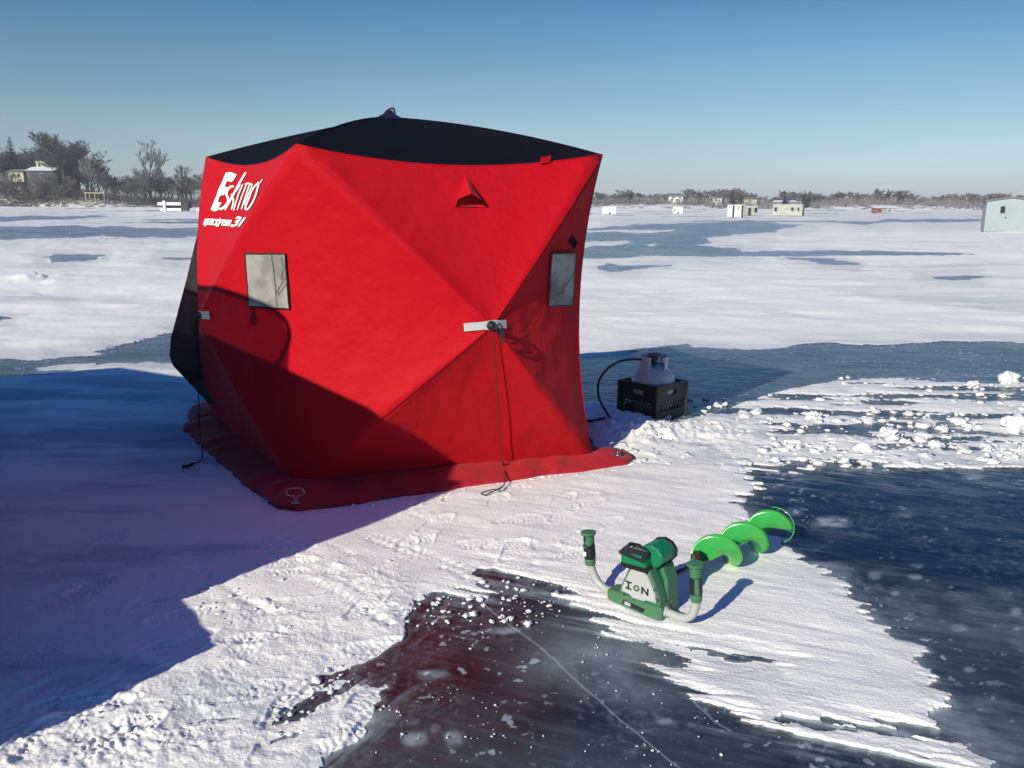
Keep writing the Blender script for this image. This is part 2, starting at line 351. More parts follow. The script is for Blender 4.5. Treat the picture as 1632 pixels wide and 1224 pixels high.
    # the heap thrown up against the crate and the tent
    for cx, cy, rr_, hh in [(985,672,0.22,0.05),(960,690,0.20,0.05),(1060,690,0.28,0.045),(1140,690,0.3,0.035),(1010,700,0.2,0.03)]:
        g = G(cx,cy); q = ((X-g.x)**2+(Y-g.y)**2)/rr_**2; h = h+hh*np.exp(-q*1.3)*(0.75+0.5*c1)
    # level where the shelter's skirt, the crate and the auger lie
    sk = [tuple(G(*p)[:2]) for p in SKIRT_FRONT]+[(0.35,6.55),(-0.7,6.75),(-2.45,6.0)]
    ds = sdpoly(X, Y, sk); f = sm(ds, -0.02, 0.10); h = h*f+0.004*(1-f)
    h = np.where(snow < 0.02, 0.0015*fbm(X*3,Y*5,3,88)*lod, h)
    h = h*np.minimum(1, (Rr-0.5).clip(0,1))
    # milky inclusions, bubbles, cracks in the ice; far reflection painted in as well
    milk = 0.10*sm(fbm(X*1.1,Y*1.1,4,120),0.15,0.9)+0.5*thin*(0.4+0.6*sm(fbm(X*30,Y*30,3,125),-0.2,0.6))
    sp = fbm(X*26,Y*26,3,130,0.7); sparse = sm(fbm(X*2.3,Y*2.3,3,133),-0.25,0.5)
    milk = milk+0.65*sm(sp,0.62,0.80)*sparse
    milk = milk+0.11*sm(fbm(u*3,v*11,5,140,0.65),0.0,0.9)*sm(px,1100,1250)+0.16*sm(fbm(X*4,Y*5,5,141,0.65),0.15,0.9)*sm(px,1250,1400)*sm(py,900,960)
    milk = milk+0.36*np.exp(-(((px-935)/120)**2+((py-1045)/55)**2)*1.1)*(0.6+0.5*fbm(X*7,Y*7,4,150))
    milk = milk+0.3*np.exp(-(((px-1030)/90)**2+((py-1090)/60)**2))*(0.5+0.5*fbm(X*9,Y*9,4,151))
    wisp = sm(S,-55,0)*sm(st+0.5*fbm(X*5,Y*5,3,180),0.05,0.75)*near; milk = milk+0.30*wisp
    ink = np.random.default_rng(3)
    blobs = [(1325,832,38,11,0.75),(1553,760,20,5,0.5),(1530,1000,16,8,0.6),(1457,920,14,6,0.45),(1460,903,12,5,0.4),(1395,917,14,8,0.35),(1427,945,9,4,0.4),(1365,1058,18,12,0.3),(1395,1045,10,8,0.4),(1360,1085,16,7,0.3),(1545,1068,12,6,0.4),
             (661,1178,24,15,0.5),(723,1178,18,17,0.5),(694,1160,10,8,0.35),(655,1150,18,7,0.3),(690,1074,30,9,0.35),(1060,1150,16,8,0.35),(1100,1155,10,5,0.3),(1500,1160,12,6,0.25),(1620,975,12,8,0.4),(1305,665,40,6,0.2),(1440,820,26,6,0.3),(1265,815,20,8,0.3),(1410,1125,16,8,0.25),(540,1000,1,1,0),(800,1005,34,7,0.6)]
    for _ in range(110):
        blobs.append((ink.uniform(1270,1632), ink.uniform(770,1220), ink.uniform(2,7), ink.uniform(1,3.5), ink.uniform(0.1,0.4)))
    for _ in range(130):
        blobs.append((ink.uniform(560,1200), ink.uniform(960,1224), ink.uniform(1,4), ink.uniform(1,3), ink.uniform(0.1,0.4)))
    idx = np.where(front & (py > 640) & (py < 1500))[0]; qx = px[idx]+1.3*fbm(X[idx]*20,Y[idx]*20,2,160); qy = py[idx]; mm = milk[idx]
    for cx, cy, rx, ry, a in blobs:
        k = np.where((np.abs(qx-cx) < rx*1.6) & (np.abs(qy-cy) < ry*1.6))[0]
        q = np.sqrt(((qx[k]-cx)/rx)**2+((qy[k]-cy)/ry)**2); mm[k] += a*(1-sm(q,0.35,1.15))*np.clip(0.65+0.5*fbm(X[idx][k]*28,Y[idx][k]*28,3,165),0.2,1.2)
    mm += 0.0
    def crack(pts, wd, a):
        nonlocal mm
        for (x0,y0),(x1,y1) in zip(pts[:-1],pts[1:]):
            ex, ey = x1-x0, y1-y0; t = np.clip(((qx-x0)*ex+(qy-y0)*ey)/(ex*ex+ey*ey),0,1)
            d_ = np.hypot(qx-x0-ex*t, qy-y0-ey*t); mm += a*np.exp(-(d_/wd)**2)
    crack([(755,948),(788,978),(820,1001),(868,1038),(912,1080),(950,1113),(990,1148),(1036,1187),(1085,1226),(1150,1290)],0.8,0.6)
    crack([(1105,1118),(1140,1150),(1165,1165)],1.2,0.4); crack([(1180,985),(1330,990),(1480,965),(1640,985)],0.9,0.1)
    milk[idx] = mm
    milk = milk+(0.26+0.26*(1-sm(py,400,480)))*(1-sm(py,600,690))*(0.7+0.5*fbm(X*0.8,Y*1.6,4,170))*(0.5+0.5*(1-sm(py,400,560)))  # thin snow dust; also paints the paler reflection of distant ice into its colour
    milk = milk+0.15*np.clip(fbm(X*45,Y*45,3,220,0.7),0,1)*sm(fbm(X*3,Y*3,4,221),-0.2,0.6)+0.06*np.clip(fbm(u*6,v*60,3,223,0.6),0,1)
    milk = np.clip(milk, 0, 1)
    warm = np.exp(-(((px-700)/190)**2+((py-1080)/150)**2)*0.9)   # the purple-brown ice in front
    n = len(X); Z = h.astype(np.float32)
    co = np.stack([X,Y,Z],1).astype(np.float32)
    me = bpy.data.meshes.new('lake_ice'); me.vertices.add(n+1)
    co = np.concatenate([co, np.array([[0,0,0]],np.float32)]); me.vertices.foreach_set('co', co.ravel())
    i = np.arange(nr-1)[:,None]; j = np.arange(na-1)[None,:]
    a = i*na+j; quads = np.stack([a, a+1, a+na+1, a+na],-1).reshape(-1,4)
    tj = np.arange(na-1); tris = np.stack([np.full(na-1,n), tj+1, tj],1)
    li = np.concatenate([quads.ravel(), tris.ravel()]).astype(np.int32)
    me.loops.add(len(li)); me.loops.foreach_set('vertex_index', li)
    nq, ntri = len(quads), len(tris)
    me.polygons.add(nq+ntri)
    me.polygons.foreach_set('loop_start', np.concatenate([np.arange(nq)*4, nq*4+np.arange(ntri)*3]).astype(np.int32))
    me.polygons.foreach_set('use_smooth', np.ones(nq+ntri, bool))
    me.update(calc_edges=True); me.validate()
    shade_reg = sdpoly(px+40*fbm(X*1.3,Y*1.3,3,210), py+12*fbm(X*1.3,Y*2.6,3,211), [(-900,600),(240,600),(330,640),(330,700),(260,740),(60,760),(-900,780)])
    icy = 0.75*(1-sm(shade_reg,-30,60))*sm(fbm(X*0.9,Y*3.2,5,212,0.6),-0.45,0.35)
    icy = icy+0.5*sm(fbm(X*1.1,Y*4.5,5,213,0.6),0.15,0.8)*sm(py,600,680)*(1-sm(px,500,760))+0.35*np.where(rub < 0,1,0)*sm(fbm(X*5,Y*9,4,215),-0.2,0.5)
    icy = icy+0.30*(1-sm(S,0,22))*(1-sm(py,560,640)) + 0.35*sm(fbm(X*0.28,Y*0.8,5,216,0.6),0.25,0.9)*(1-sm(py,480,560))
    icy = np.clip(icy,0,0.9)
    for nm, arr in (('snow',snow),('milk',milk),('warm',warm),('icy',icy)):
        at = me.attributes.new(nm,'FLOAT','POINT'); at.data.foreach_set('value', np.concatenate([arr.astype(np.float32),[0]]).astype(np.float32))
    o = bpy.data.objects.new('lake_ice', me); COL.objects.link(o); o['kind'] = 'structure'
    m = bpy.data.materials.new('snow_and_ice'); m.use_nodes = True; t = m.node_tree; N = t.nodes; L = t.links
    b = N['Principled BSDF']
    def att(nm): q = N.new('ShaderNodeAttribute'); q.attribute_name = nm; return q.outputs['Fac']
    tc = N.new('ShaderNodeTexCoord')
    def noise(sc, det, vec=None, rough=0.5):
        q = N.new('ShaderNodeTexNoise'); q.inputs['Scale'].default_value = sc; q.inputs['Detail'].default_value = det; q.inputs['Roughness'].default_value = rough
        L.new(vec or tc.outputs['Object'], q.inputs['Vector']); return q.outputs['Fac']
    def math_(op, a, b_=None, clamp=False):
        q = N.new('ShaderNodeMath'); q.operation = op; q.use_clamp = clamp
        for k, x in enumerate((a, b_)):
            if x is None: continue
            if isinstance(x, (int,float)): q.inputs[k].default_value = x
            else: L.new(x, q.inputs[k])
        return q.outputs[0]
    def mix(f, a, b_):
        q = N.new('ShaderNodeMix'); q.data_type = 'RGBA'
        if isinstance(f,(int,float)): q.inputs[0].default_value = f
        else: L.new(f, q.inputs[0])
        for k, x in ((6,a),(7,b_)):
            if isinstance(x, tuple): q.inputs[k].default_value = (*x,1)
            else: L.new(x, q.inputs[k])
        return q.outputs[2]
    ice = mix(att('warm'), (0.004,0.010,0.026), (0.022,0.007,0.011))
    n1 = noise(2.0, 6)
    ice = mix(math_('MULTIPLY', n1, 0.12), ice, (0.03,0.05,0.07))
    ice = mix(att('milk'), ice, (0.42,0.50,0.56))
    n2 = noise(30, 4, rough=0.7)
    s0 = math_('ADD', att('snow'), math_('MULTIPLY', math_('SUBTRACT', n2, 0.5), 0.5))
    mr = N.new('ShaderNodeMapRange'); mr.interpolation_type = 'SMOOTHSTEP'; mr.inputs[1].default_value = 0.35; mr.inputs[2].default_value = 0.65; L.new(s0, mr.inputs[0]); sf = mr.outputs[0]
    n3 = noise(0.9, 5)
    snowc = mix(n3, (0.83,0.815,0.79), (0.89,0.875,0.85))
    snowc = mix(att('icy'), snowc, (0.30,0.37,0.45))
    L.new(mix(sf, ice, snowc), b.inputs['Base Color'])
    rgh = math_('ADD', math_('MULTIPLY', sf, 0.5), math_('ADD', 0.13, math_('ADD', math_('MULTIPLY', n1, 0.12), math_('MULTIPLY', att('milk'), 0.25))), True)
    L.new(rgh, b.inputs['Roughness']); b.inputs['IOR'].default_value = 1.31; b.inputs['Specular IOR Level'].default_value = 0.42
    nb1 = noise(90, 5, rough=0.65); nb2 = noise(7, 4)
    hh = math_('ADD', math_('MULTIPLY', math_('MULTIPLY', nb1, sf), 0.010), math_('MULTIPLY', nb2, 0.012))
    bp = N.new('ShaderNodeBump'); bp.inputs['Strength'].default_value = 0.55; bp.inputs['Distance'].default_value = 1.0
    L.new(hh, bp.inputs['Height']); L.new(bp.outputs['Normal'], b.inputs['Normal'])
    me.materials.append(m)
    return o
SKIRT_FRONT = [(300,672),(291,684),(322,715),(399,783),(440,812),(475,818),(522,812),(660,791),(851,762),(948,750),(998,743),(1013,732),(998,723),(955,722)]
build_lake()

# ---------------------------------------------------------------- THE RED POP-UP SHELTER
V = Vector
nb, rb, lb = G(472,774,0.02), G(945,730,0.02), G(341,668,0.02); bb = rb+lb-nb+V((0.05,0.05,0)); bb.z = 0.02
ntp, rt, lt = D(472,230,nb.y+0.02), D(960,246,rb.y+0.02), D(328,250,lb.y-0.05); bt = rt+lt-ntp; bt.z = 1.74
cen = (nb+rb+lb+bb)/4
def unit(v): return v.normalized()
hubR = D(785,519,4.18); hubL = D(318,504,4.84)
nR = unit(V(((rb-nb).y, -(rb-nb).x, 0))); nL = unit(V((-(lb-nb).y, (lb-nb).x, 0)))
hubB = (lb+bb)/2 - nR*0.27; hubB.z = 0.86; hubF = (rb+bb)/2 - nL*0.25; hubF.z = 0.86
apex = D(620,186,5.25)
def towards(p): v = cen-p; v.z = 0; return unit(v)
def bow_vert(a, b, k): return towards((a+b)/2)*k
tent = thing('ice_shelter', 'red pop-up ice fishing shelter with black roof and white lettering, standing on the snow', 'ice shelter')
TR = []                                              # triangles for finding points on the cloth
def panel(mb, A, B, h, bow, pb, out, n=20):
    vs = []
    for i in range(n+1):
        t = i/n
        for k in range(n+1):
            s = k/n; base = h*(1-t)+(A*(1-s)+B*s)*t
            base = base+bow*(4*s*(1-s)*t*t)+out*(pb*4*t*(1-t)*(1-2*s)**2)
            vs.append(base)
    fs = [(i*(n+1)+k, i*(n+1)+k+1, (i+1)*(n+1)+k+1, (i+1)*(n+1)+k) for i in range(n) for k in range(n)]
    mb.add(vs, fs)
topR = V((0,0,-0.078))+towards((ntp+rt)/2)*0.03; topL = V((0,0,-0.075))+towards((ntp+lt)/2)*0.03
topB = V((0,0,-0.078))+towards((lt+bt)/2)*0.03; topF = V((0,0,-0.075))+towards((rt+bt)/2)*0.03
vN = bow_vert(nb,ntp,0.12); vR = bow_vert(rb,rt,0.0)+(-unit(rb-nb))*0.10-nR*0.03; vL = bow_vert(lb,lt,0.08); vB = bow_vert(bb,bt,0.09)
Z0 = V((0,0,0))
faces = {}
for nm, (p, q, pt, qt, hb, tb, v1, v2, out) in dict(
        R=(nb,rb,ntp,rt,hubR,topR,vN,vR,nR), L=(lb,nb,lt,ntp,hubL,topL,vL,vN,nL),
        B=(lb,bb,lt,bt,hubB,topB,vL,vB,-nR), F=(rb,bb,rt,bt,hubF,topF,vR,vB,-nL)).items():
    mb = MB(); pbw = 0.03
    panel(mb, pt, qt, hb, tb, pbw, out); panel(mb, p, pt, hb, v1, pbw, out); panel(mb, q, qt, hb, v2, pbw, out); panel(mb, p, q, hb, Z0, pbw, out)
    faces[nm] = mb
import bmesh
def welded(name, mbs, m):
    mb = MB()
    for q in mbs: mb.add(q.v, q.f)
    o = mb.make(name, m, tent, smooth=True); bm = bmesh.new(); bm.from_mesh(o.data); bmesh.ops.remove_doubles(bm, verts=bm.verts, dist=0.0008); bmesh.ops.recalc_face_normals(bm, faces=bm.faces); bm.to_mesh(o.data); bm.free(); return o
welded('side_wall', [faces['R'],faces['L'],faces['F']], 'red'); welded('back_wall', [faces['B']], 'black')
roof = MB()
def roof_panel(mb, A, B, h, bow, ka, kb, n=16):
    vs = []
    for i in range(n+1):
        t = i/n
        for k in range(n+1):
            s = k/n; pb = ka*max(0,1-2*s)**2+kb*max(0,2*s-1)**2
            vs.append(h*(1-t)+(A*(1-s)+B*s)*t+bow*(4*s*(1-s)*t*t)+V((0,0,pb*4*t*(1-t))))
    mb.add(vs, [(i*(n+1)+k, i*(n+1)+k+1, (i+1)*(n+1)+k+1, (i+1)*(n+1)+k) for i in range(n) for k in range(n)])
for A, B, bow, ka, kb in ((ntp,rt,topR,0.03,0.032),(lt,ntp,topL,0.012,0.035),(lt,bt,topB,0.015,0.05),(rt,bt,topF,0.032,0.04)): roof_panel(roof, A, B, apex, bow, ka, kb)
ro = roof.make('roof', 'black', tent, smooth=True)
allv = []; allf = []
for mb in faces.values():
    n = len(allv); allv += mb.v; allf += [tuple(i+n for i in f) for f in mb.f]
BV = BVHTree.FromPolygons(allv, allf)
O3 = V((0,0,H))
def on(x, y, off=0.004):                             # point of the shelter's cloth seen at a photo pixel
    d = ray(x,y).normalized(); hit, nrm, i, dist = BV.ray_cast(O3, d)
    if hit is None: return None
    if nrm.dot(d) > 0: nrm = -nrm
    return hit+nrm*off
def on2(x, y, off=0.004):
    p = on(x, y, off)
    k = 1
    while p is None and k < 30: p = on(x+k, y, off); k += 1
    return p
def patch(name, quad, m, parent, off=0.006, nu=8, nv=8, bulge=0.0, thick=0.0):
    mb = MB(); g = []
    for i in range(nv+1):
        for k in range(nu+1):
            u, v = k/nu, i/nv; a = V(quad[0])*(1-u)+V(quad[1])*u; b = V(quad[3])*(1-u)+V(quad[2])*u; c = a*(1-v)+b*v
            g.append(on2(c.x, c.y, off+bulge*16*u*(1-u)*v*(1-v)))
    mb.add(g, [(i*(nu+1)+k, i*(nu+1)+k+1, (i+1)*(nu+1)+k+1, (i+1)*(nu+1)+k) for i in range(nv) for k in range(nu)])
    o = mb.make(name, m, parent, smooth=True)
    return o
def flat_px(name, polys, m, parent, off=0.005):      # traced flat shapes printed on the cloth
    mb = MB()
    for ip, pl in enumerate(polys):
        pts = [on2(x,y,off+0.00012*(ip%7)) for x,y in pl]; mb.add(pts, [tuple(range(len(pts)))])
    return mb.make(name, m, parent)
# seams along the poles
sm_ = MB()
for a, h_, out in ((ntp,hubR,nR),(rt,hubR,nR),(rb,hubR,nR),(nb,hubR,nR)):
    sm_.tube([h_*(1-t)+a*t+out*(0.03*4*t*(1-t)+0.0002) for t in [k/16 for k in range(17)]], 0.0016, 5)
for a, b_, bw in ((ntp,rt,topR),(lt,ntp,topL),(rb,rt,vR)):
    sm_.tube([a*(1-s)+b_*s+bw*4*s*(1-s) for s in [k/20 for k in range(21)]], 0.004, 5)
sm_.make('seam', 'red', tent, smooth=True)
# windows with grey covers and dark hems
def window(quad, m, creases):
    wn = patch('window', quad, m, tent, 0.010, 10, 12, 0.006)
    hem = MB(); q = quad+[quad[0]]
    pts = []
    for (x0,y0),(x1,y1) in zip(q[:-1], q[1:]):
        for k in range(8): t = k/8; pts.append(on2(x0+(x1-x0)*t+random.uniform(-.5,.5), y0+(y1-y0)*t+random.uniform(-.4,.4), 0.010))
    pts.append(pts[0]); hem.tube(pts, 0.0042, 5, caps=False); hem.make('hem', 'rubber', wn)
    for c in creases: cm = MB(); cm.tube([on2(x,y,0.0165+0.002) for x,y in c], 0.0016, 4); cm.make('crease', 'rubber', wn)
window([(393,404),(456,404),(463,492),(399,488)], 'vinyl', [[(436,405),(440,430),(443,460),(445,491)],[(452,408),(455,425),(452,445)],[(446,470),(455,458),(461,450)],[(444,466),(459,440)]])
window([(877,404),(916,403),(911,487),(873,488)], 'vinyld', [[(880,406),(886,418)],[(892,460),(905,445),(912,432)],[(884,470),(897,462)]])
# print on the left wall
def Z(px, py): return (315+px/11.125, 265+py/11.125)
def stroke(pts, wd):
    pts = smooth_path([(x,y,0) for x,y in pts], 4); out = []
    L_, R_ = [], []
    for i, p in enumerate(pts):
        t = (pts[min(i+1,len(pts)-1)]-pts[max(i-1,0)]).normalized(); n_ = V((-t.y,t.x,0))
        wv = wd*(0.65 if i in (0,len(pts)-1) else 1.0)/2
        L_.append(p+n_*wv); R_.append(p-n_*wv)
    return [[Z(a.x,a.y),Z(b.x,b.y),Z(d.x,d.y),Z(c.x,c.y)] for a,b,c,d in zip(L_[:-1],L_[1:],R_[:-1],R_[1:])]
logo = []
for pl in ([(515,118),(610,112),(706,150),(672,215),(530,270),(480,200)],[(672,215),(625,284),(575,272),(530,270)],
           [(480,200),(530,270),(495,372),(380,420),(430,320)],[(495,372),(560,378),(530,440),(475,520),(425,520),(345,540),(380,420)],
           [(345,540),(425,520),(395,560),(370,640),(280,690),(320,590)],[(280,690),(370,640),(440,650),(400,720),(375,790),(310,805),(245,775)]):
    logo.append([Z(*p) for p in pl])
flat_px('logo_letter', logo, 'white', tent)
for grp in ([([(655,362),(600,370),(540,440),(525,500),(550,560),(560,625),(520,690),(470,740),(400,770)],40)],
            [([(870,112),(770,280),(640,520),(500,780)],36),([(775,330),(690,450),(625,520)],25),([(610,500),(650,620),(618,775)],28)],
            [([(815,325),(740,500),(650,795)],23)],
            [([(885,315),(800,540),(715,785)],22),([(935,325),(860,560),(790,770)],22),([(850,325),(920,312),(990,335)],26),([(985,330),(900,540),(840,690)],22)],
            [([(1095,290),(1000,400),(930,560),(865,730),(885,775),(950,715),(1035,540),(1085,370),(1098,285)],29)], [([(1160,238),(1120,308)],16)]):
    lt_ = []
    for pts, wd in grp: lt_ += stroke(pts, wd)
    flat_px('logo_letter', lt_, 'white', tent)
def text_mesh(body, bold=0.0, shear=0.0):
    c = bpy.data.curves.new('lettering','FONT'); c.body = body; c.offset = bold; c.shear = shear; c.resolution_u = 3
    o = bpy.data.objects.new('lettering', c); COL.objects.link(o); bpy.context.view_layer.update()
    me = bpy.data.meshes.new_from_object(o.evaluated_get(bpy.context.evaluated_depsgraph_get()))
    vs = [v.co.copy() for v in me.vertices]; fs = [tuple(p.vertices) for p in me.polygons]
    bpy.data.objects.remove(o); bpy.data.curves.remove(c); bpy.data.meshes.remove(me)
    x0, x1 = min(v.x for v in vs), max(v.x for v in vs); y0, y1 = min(v.y for v in vs), max(v.y for v in vs)
    return [((v.x-x0)/(x1-x0), (v.y-y0)/(y1-y0)) for v in vs], fs
def text_on(name, body, quad, bold, shear):          # quad: tl, tr, br, bl in photo pixels
    uv, fs = text_mesh(body, bold, shear); vs = []
    for u, v in uv:
        t = V(quad[0])*(1-u)+V(quad[1])*u; b = V(quad[3])*(1-u)+V(quad[2])*u; p = b*(1-v)+t*v; vs.append(on2(p.x,p.y,0.005))
    return obj(name, vs, fs, 'white', tent)
GLY = dict(Q=[[(0.1,0.05),(0.1,0.95),(0.85,0.95),(0.85,0.05),(0.1,0.05)],[(0.55,0.25),(0.95,-0.25)]], U=[[(0.1,1),(0.1,0.06),(0.85,0.06),(0.85,1)]], I=[[(0.5,0),(0.5,1)]],
    C=[[(0.9,0.95),(0.1,0.95),(0.1,0.05),(0.9,0.05)]], K=[[(0.12,0),(0.12,1.0)],[(0.95,1.15),(0.3,0.5),(0.8,-0.25)]], F=[[(0.12,-0.2),(0.12,0.95),(0.95,0.95)],[(0.12,0.52),(0.8,0.52)]],
    S=[[(0.9,0.95),(0.12,0.95),(0.12,0.52),(0.88,0.5),(0.88,0.05),(0.1,0.05)]], H=[[(0.12,0),(0.12,1)],[(0.88,0),(0.88,1)],[(0.12,0.5),(0.88,0.5)]])
def word_on(name, body, quad, lw):
    mb = MB(); tot = sum(0.55 if c == 'I' else 1.0 for c in body); u0 = 0; idx = 0
    asp = math.dist(quad[0], quad[1])/math.dist(quad[0], quad[3])      # width of a unit cell in heights
    cw = asp/tot
    def P(x, y):
        x = x+0.30*y; u, v = x/asp, y
        t = V(quad[0])*(1-u)+V(quad[1])*u; b = V(quad[3])*(1-u)+V(quad[2])*u; p = b*(1-v)+t*v
        return on2(p.x, p.y, 0.0045+0.00015*(idx % 5))
    for c in body:
        wc_ = cw*(0.55 if c == 'I' else 1.0)
        for st_ in GLY[c]:
            for (x0,y0),(x1,y1) in zip(st_[:-1], st_[1:]):
                idx += 1
                a_ = V((u0+wc_*(0.08+0.84*x0), y0)); b_ = V((u0+wc_*(0.08+0.84*x1), y1)); d_ = (b_-a_).normalized(); n_ = V((-d_.y,d_.x))*lw/2; a_ -= d_*lw*.45; b_ += d_*lw*.45
                mb.add([P(*(a_+n_)),P(*(b_+n_)),P(*(b_-n_)),P(*(a_-n_))], [(0,1,2,3)])
        u0 += wc_
    return mb.make(name, 'white', tent)
word_on('model_print', 'QUICKFISH', [Z(118,938),Z(590,965),Z(580,1055),Z(108,1030)], 0.26)
text_on('number_print', '3i', [Z(640,888),Z(880,900),Z(820,1072),Z(590,1085)], 0.03, 0.35)
# pull straps and hub knobs
patch('strap', [(739,515),(805,509),(806,523),(740,528)], 'strap', tent, 0.008, 8, 2)
patch('strap', [(317,495),(335,496),(337,509),(318,508)], 'strap', tent, 0.008, 3, 2)
def knob(c, out, name='hub_knob'):
    mb = MB(); mb.lathe([(0,0.03),(0.014,0.03),(0.017,0.022),(0.012,0.012),(0.02,0.004),(0.024,0)], seg=14)
    mb.xf(Matrix.Translation(c) @ out.to_track_quat('Z','Y').to_matrix().to_4x4()); return mb.make(name, 'rubber', tent, smooth=True)
kR = knob(on(783,518,0.008), nR); kL = knob(on(320,502,0.008), nL)
lp = MB(); c = on(786,520,0.03)
lp.tube(smooth_path([c, c+V((.012,-.01,.012)), c+V((.026,-.01,-.015)), c+V((.032,-.005,-.055)), c+V((.026,0,-.085)), c+V((.014,0,-.075)), c+V((.022,.0,-.04)), c+V((.01,0,-.01))],6), 0.0045, 6)
lp.tube(smooth_path([c, c+V((-.004,-.01,-.02)), c+V((-.002,0,-.045)), c+V((.004,0,-.03)), c],6), 0.003, 6)
lp.make('rope_loop', 'rope', tent, smooth=True)
lp = MB(); c = on(320,503,0.03)
lp.tube(smooth_path([c, c+V((-.018,0,.006)), c+V((-.03,0,-.03)), c+V((-.022,0,-.09)), c+V((-.012,0,-.11)), c+V((-.012,0,-.05)), c],6), 0.005, 6)
lp.make('rope_loop', 'rope', tent, smooth=True)
rp = MB(); c = on(785,521,0.02)
g = [c, c*0.5+G(800,742,0.05)*0.5, G(801,738,0.06), G(804,752,0.035), G(805,768,0.03), G(797,779,0.028), G(786,780,0.026), G(770,784,0.024), G(767,787,0.024), G(774,789,0.024), G(782,785,0.024), G(790,781,0.03), G(800,776,0.03)]
rp.tube(smooth_path(g, 8), 0.0028, 5); rp.tube([G(801,736,0.075), G(802,741,0.05)], 0.006, 6); rp.make('guy_rope', 'rope', tent, smooth=True)
rp = MB(); c = on(319,505,0.02)
g = [c, G(317,655,0.18), G(318,690,0.05), G(321,712,0.035), G(322,728,0.03), G(318,736,0.028), G(306,739,0.026), G(300,744,0.025), G(292,743,0.025)]
rp.tube(smooth_path(g, 8), 0.0035, 5); rp.tube([G(306,739,0.03), G(300,743,0.03), G(290,744,0.03)], 0.009, 6); rp.make('guy_rope', 'rope', tent, smooth=True)
# roof vent hood, dark diamond patch, red tab on the roof edge, top hub loop
a, b, d = on(741,279,0.004), on(724,331,0.004), on(775,331,0.004); ap = on(741,300,0.085); lo = on(744,322,0.10)
hd = MB(); rows = 6
vs = [a]+[b, on(727,324,0.05), on(745,321,0.085), on(764,326,0.05), d]
hd.add(vs, [(0,1,2),(0,2,3),(0,3,4),(0,4,5)]); hd.make('vent_hood', 'red', tent, smooth=False)
flat_px('vent_opening', [[(727,330),(730,320),(745,317),(760,321),(773,331)]], 'redskirt', tent, 0.006)
flat_px('diamond_patch', [[(905,385),(911,375),(920,386),(914,396)]], 'black', tent, 0.006)
tb = MB(); p0, p1 = on2(861,263,0.01), on2(876,260,0.01)
u_ = unit(p1-p0); up_ = V((0,0,0.033)); tb.add([p0-nR*.0, p1, p1+up_+u_*.004, p0+up_+u_*.006, p0-nR*.012, p1-nR*.012, p1+up_+u_*.004-nR*.012, p0+up_+u_*.006-nR*.012], [(0,1,2,3),(4,7,6,5),(0,4,5,1),(1,5,6,2),(2,6,7,3),(3,7,4,0)])
tb.make('edge_tab', 'red', tent)
kt = MB(); kt.lathe([(0,0.035),(0.02,0.035),(0.028,0.02),(0.05,0.008),(0.10,-0.02)], (apex.x,apex.y,apex.z), 16); kt.make('top_hub', 'rubber', tent, smooth=True)
lp = MB(); lp.tube(smooth_path([apex+V((-.03,0,.012)), apex+V((-.012,0,.032)), apex+V((.012,0,.046)), apex+V((.03,0,.043)), apex+V((.036,0,.0))],6), 0.0065, 6); lp.make('top_loop', 'rope', tent, smooth=True)
# dark door flap standing out behind the left hub
A_ = D(320,350,lb.y-0.10); C_ = D(334,645,lb.y-0.28); c1 = D(272,540,5.20); c2 = D(270,566,5.15); c3 = D(275,582,5.14); c4 = D(303,612,5.25)
gate = []
fl = MB(); outl = [A_, A_*0.5+c1*0.5+V((.004,0,0)), c1, c2, c3, c4, C_]; inn = [A_+V((.06,.0,0)), A_*0.6+C_*0.4+V((.10,0,0)), A_*0.4+C_*0.6+V((.12,0,0)), A_*0.33+C_*0.67+V((.12,0,0)), A_*0.28+C_*0.72+V((.12,0,0)), A_*0.15+C_*0.85+V((.1,0,0)), C_+V((.08,0,0))]
bk = V((0.006,0.02,0)); n = len(outl)
vs = outl+inn+[p+bk for p in outl]+[p+bk for p in inn]; fs = []
for i in range(n-1): fs += [(i,i+1,n+i+1,n+i),(2*n+i,3*n+i,3*n+i+1,2*n+i+1),(i,2*n+i,2*n+i+1,i+1)]
fl.add(vs, fs); fl.make('door_flap', 'flap', tent)
# skirt lying on the snow
inner = [lb]+[lb*(1-k/7)+nb*k/7 for k in range(1,8)]+[nb*(1-k/8)+rb*k/8 for k in range(1,9)]+[rb*(1-k/6)+bb*k/6 for k in range(1,7)]+[bb*(1-k/6)+lb*k/6 for k in range(1,6)]
outer = []
def outl_(p):
    return None
sko = [G(*p) for p in SKIRT_FRONT]; sko = sko+[V((0.35,6.5,0)), V((-0.3,6.75,0)), V((-0.75,6.75,0)), V((-2.2,6.2,0)), V((-2.32,5.95,0))]
def lerp_ring(pts, n_):
    P_ = pts+[pts[0]]; L_ = [0]
    for a_, b_ in zip(P_[:-1],P_[1:]): L_.append(L_[-1]+(b_-a_).length)
    out = []
    for k in range(n_):
        t = L_[-1]*k/n_; i = max(j for j in range(len(L_)) if L_[j] <= t+1e-9); i = min(i, len(P_)-2)
        out.append(P_[i].lerp(P_[i+1], (t-L_[i])/max(1e-9,L_[i+1]-L_[i])))
    return out
ou = lerp_ring(sko, 220)
ou = [p+V((0.008*math.sin(i*1.7),0.010*math.sin(i*0.63+1),0)) for i,p in enumerate(ou)]
def nearest_base(p):
    best = None
    for a_, b_ in ((lb,nb),(nb,rb),(rb,bb),(bb,lb)):
        e = b_-a_; t = max(0,min(1,(p-a_).dot(e)/e.dot(e))); q = a_+e*t; d_ = (V((p.x,p.y,0.02))-q).length
        if best is None or d_ < best[0]: best = (d_, q)
    return best[1]
from mathutils import noise as _n
def mn0(a,b): return _n.noise(V((a,b,0)))
vs = []; n = len(ou); K = 9
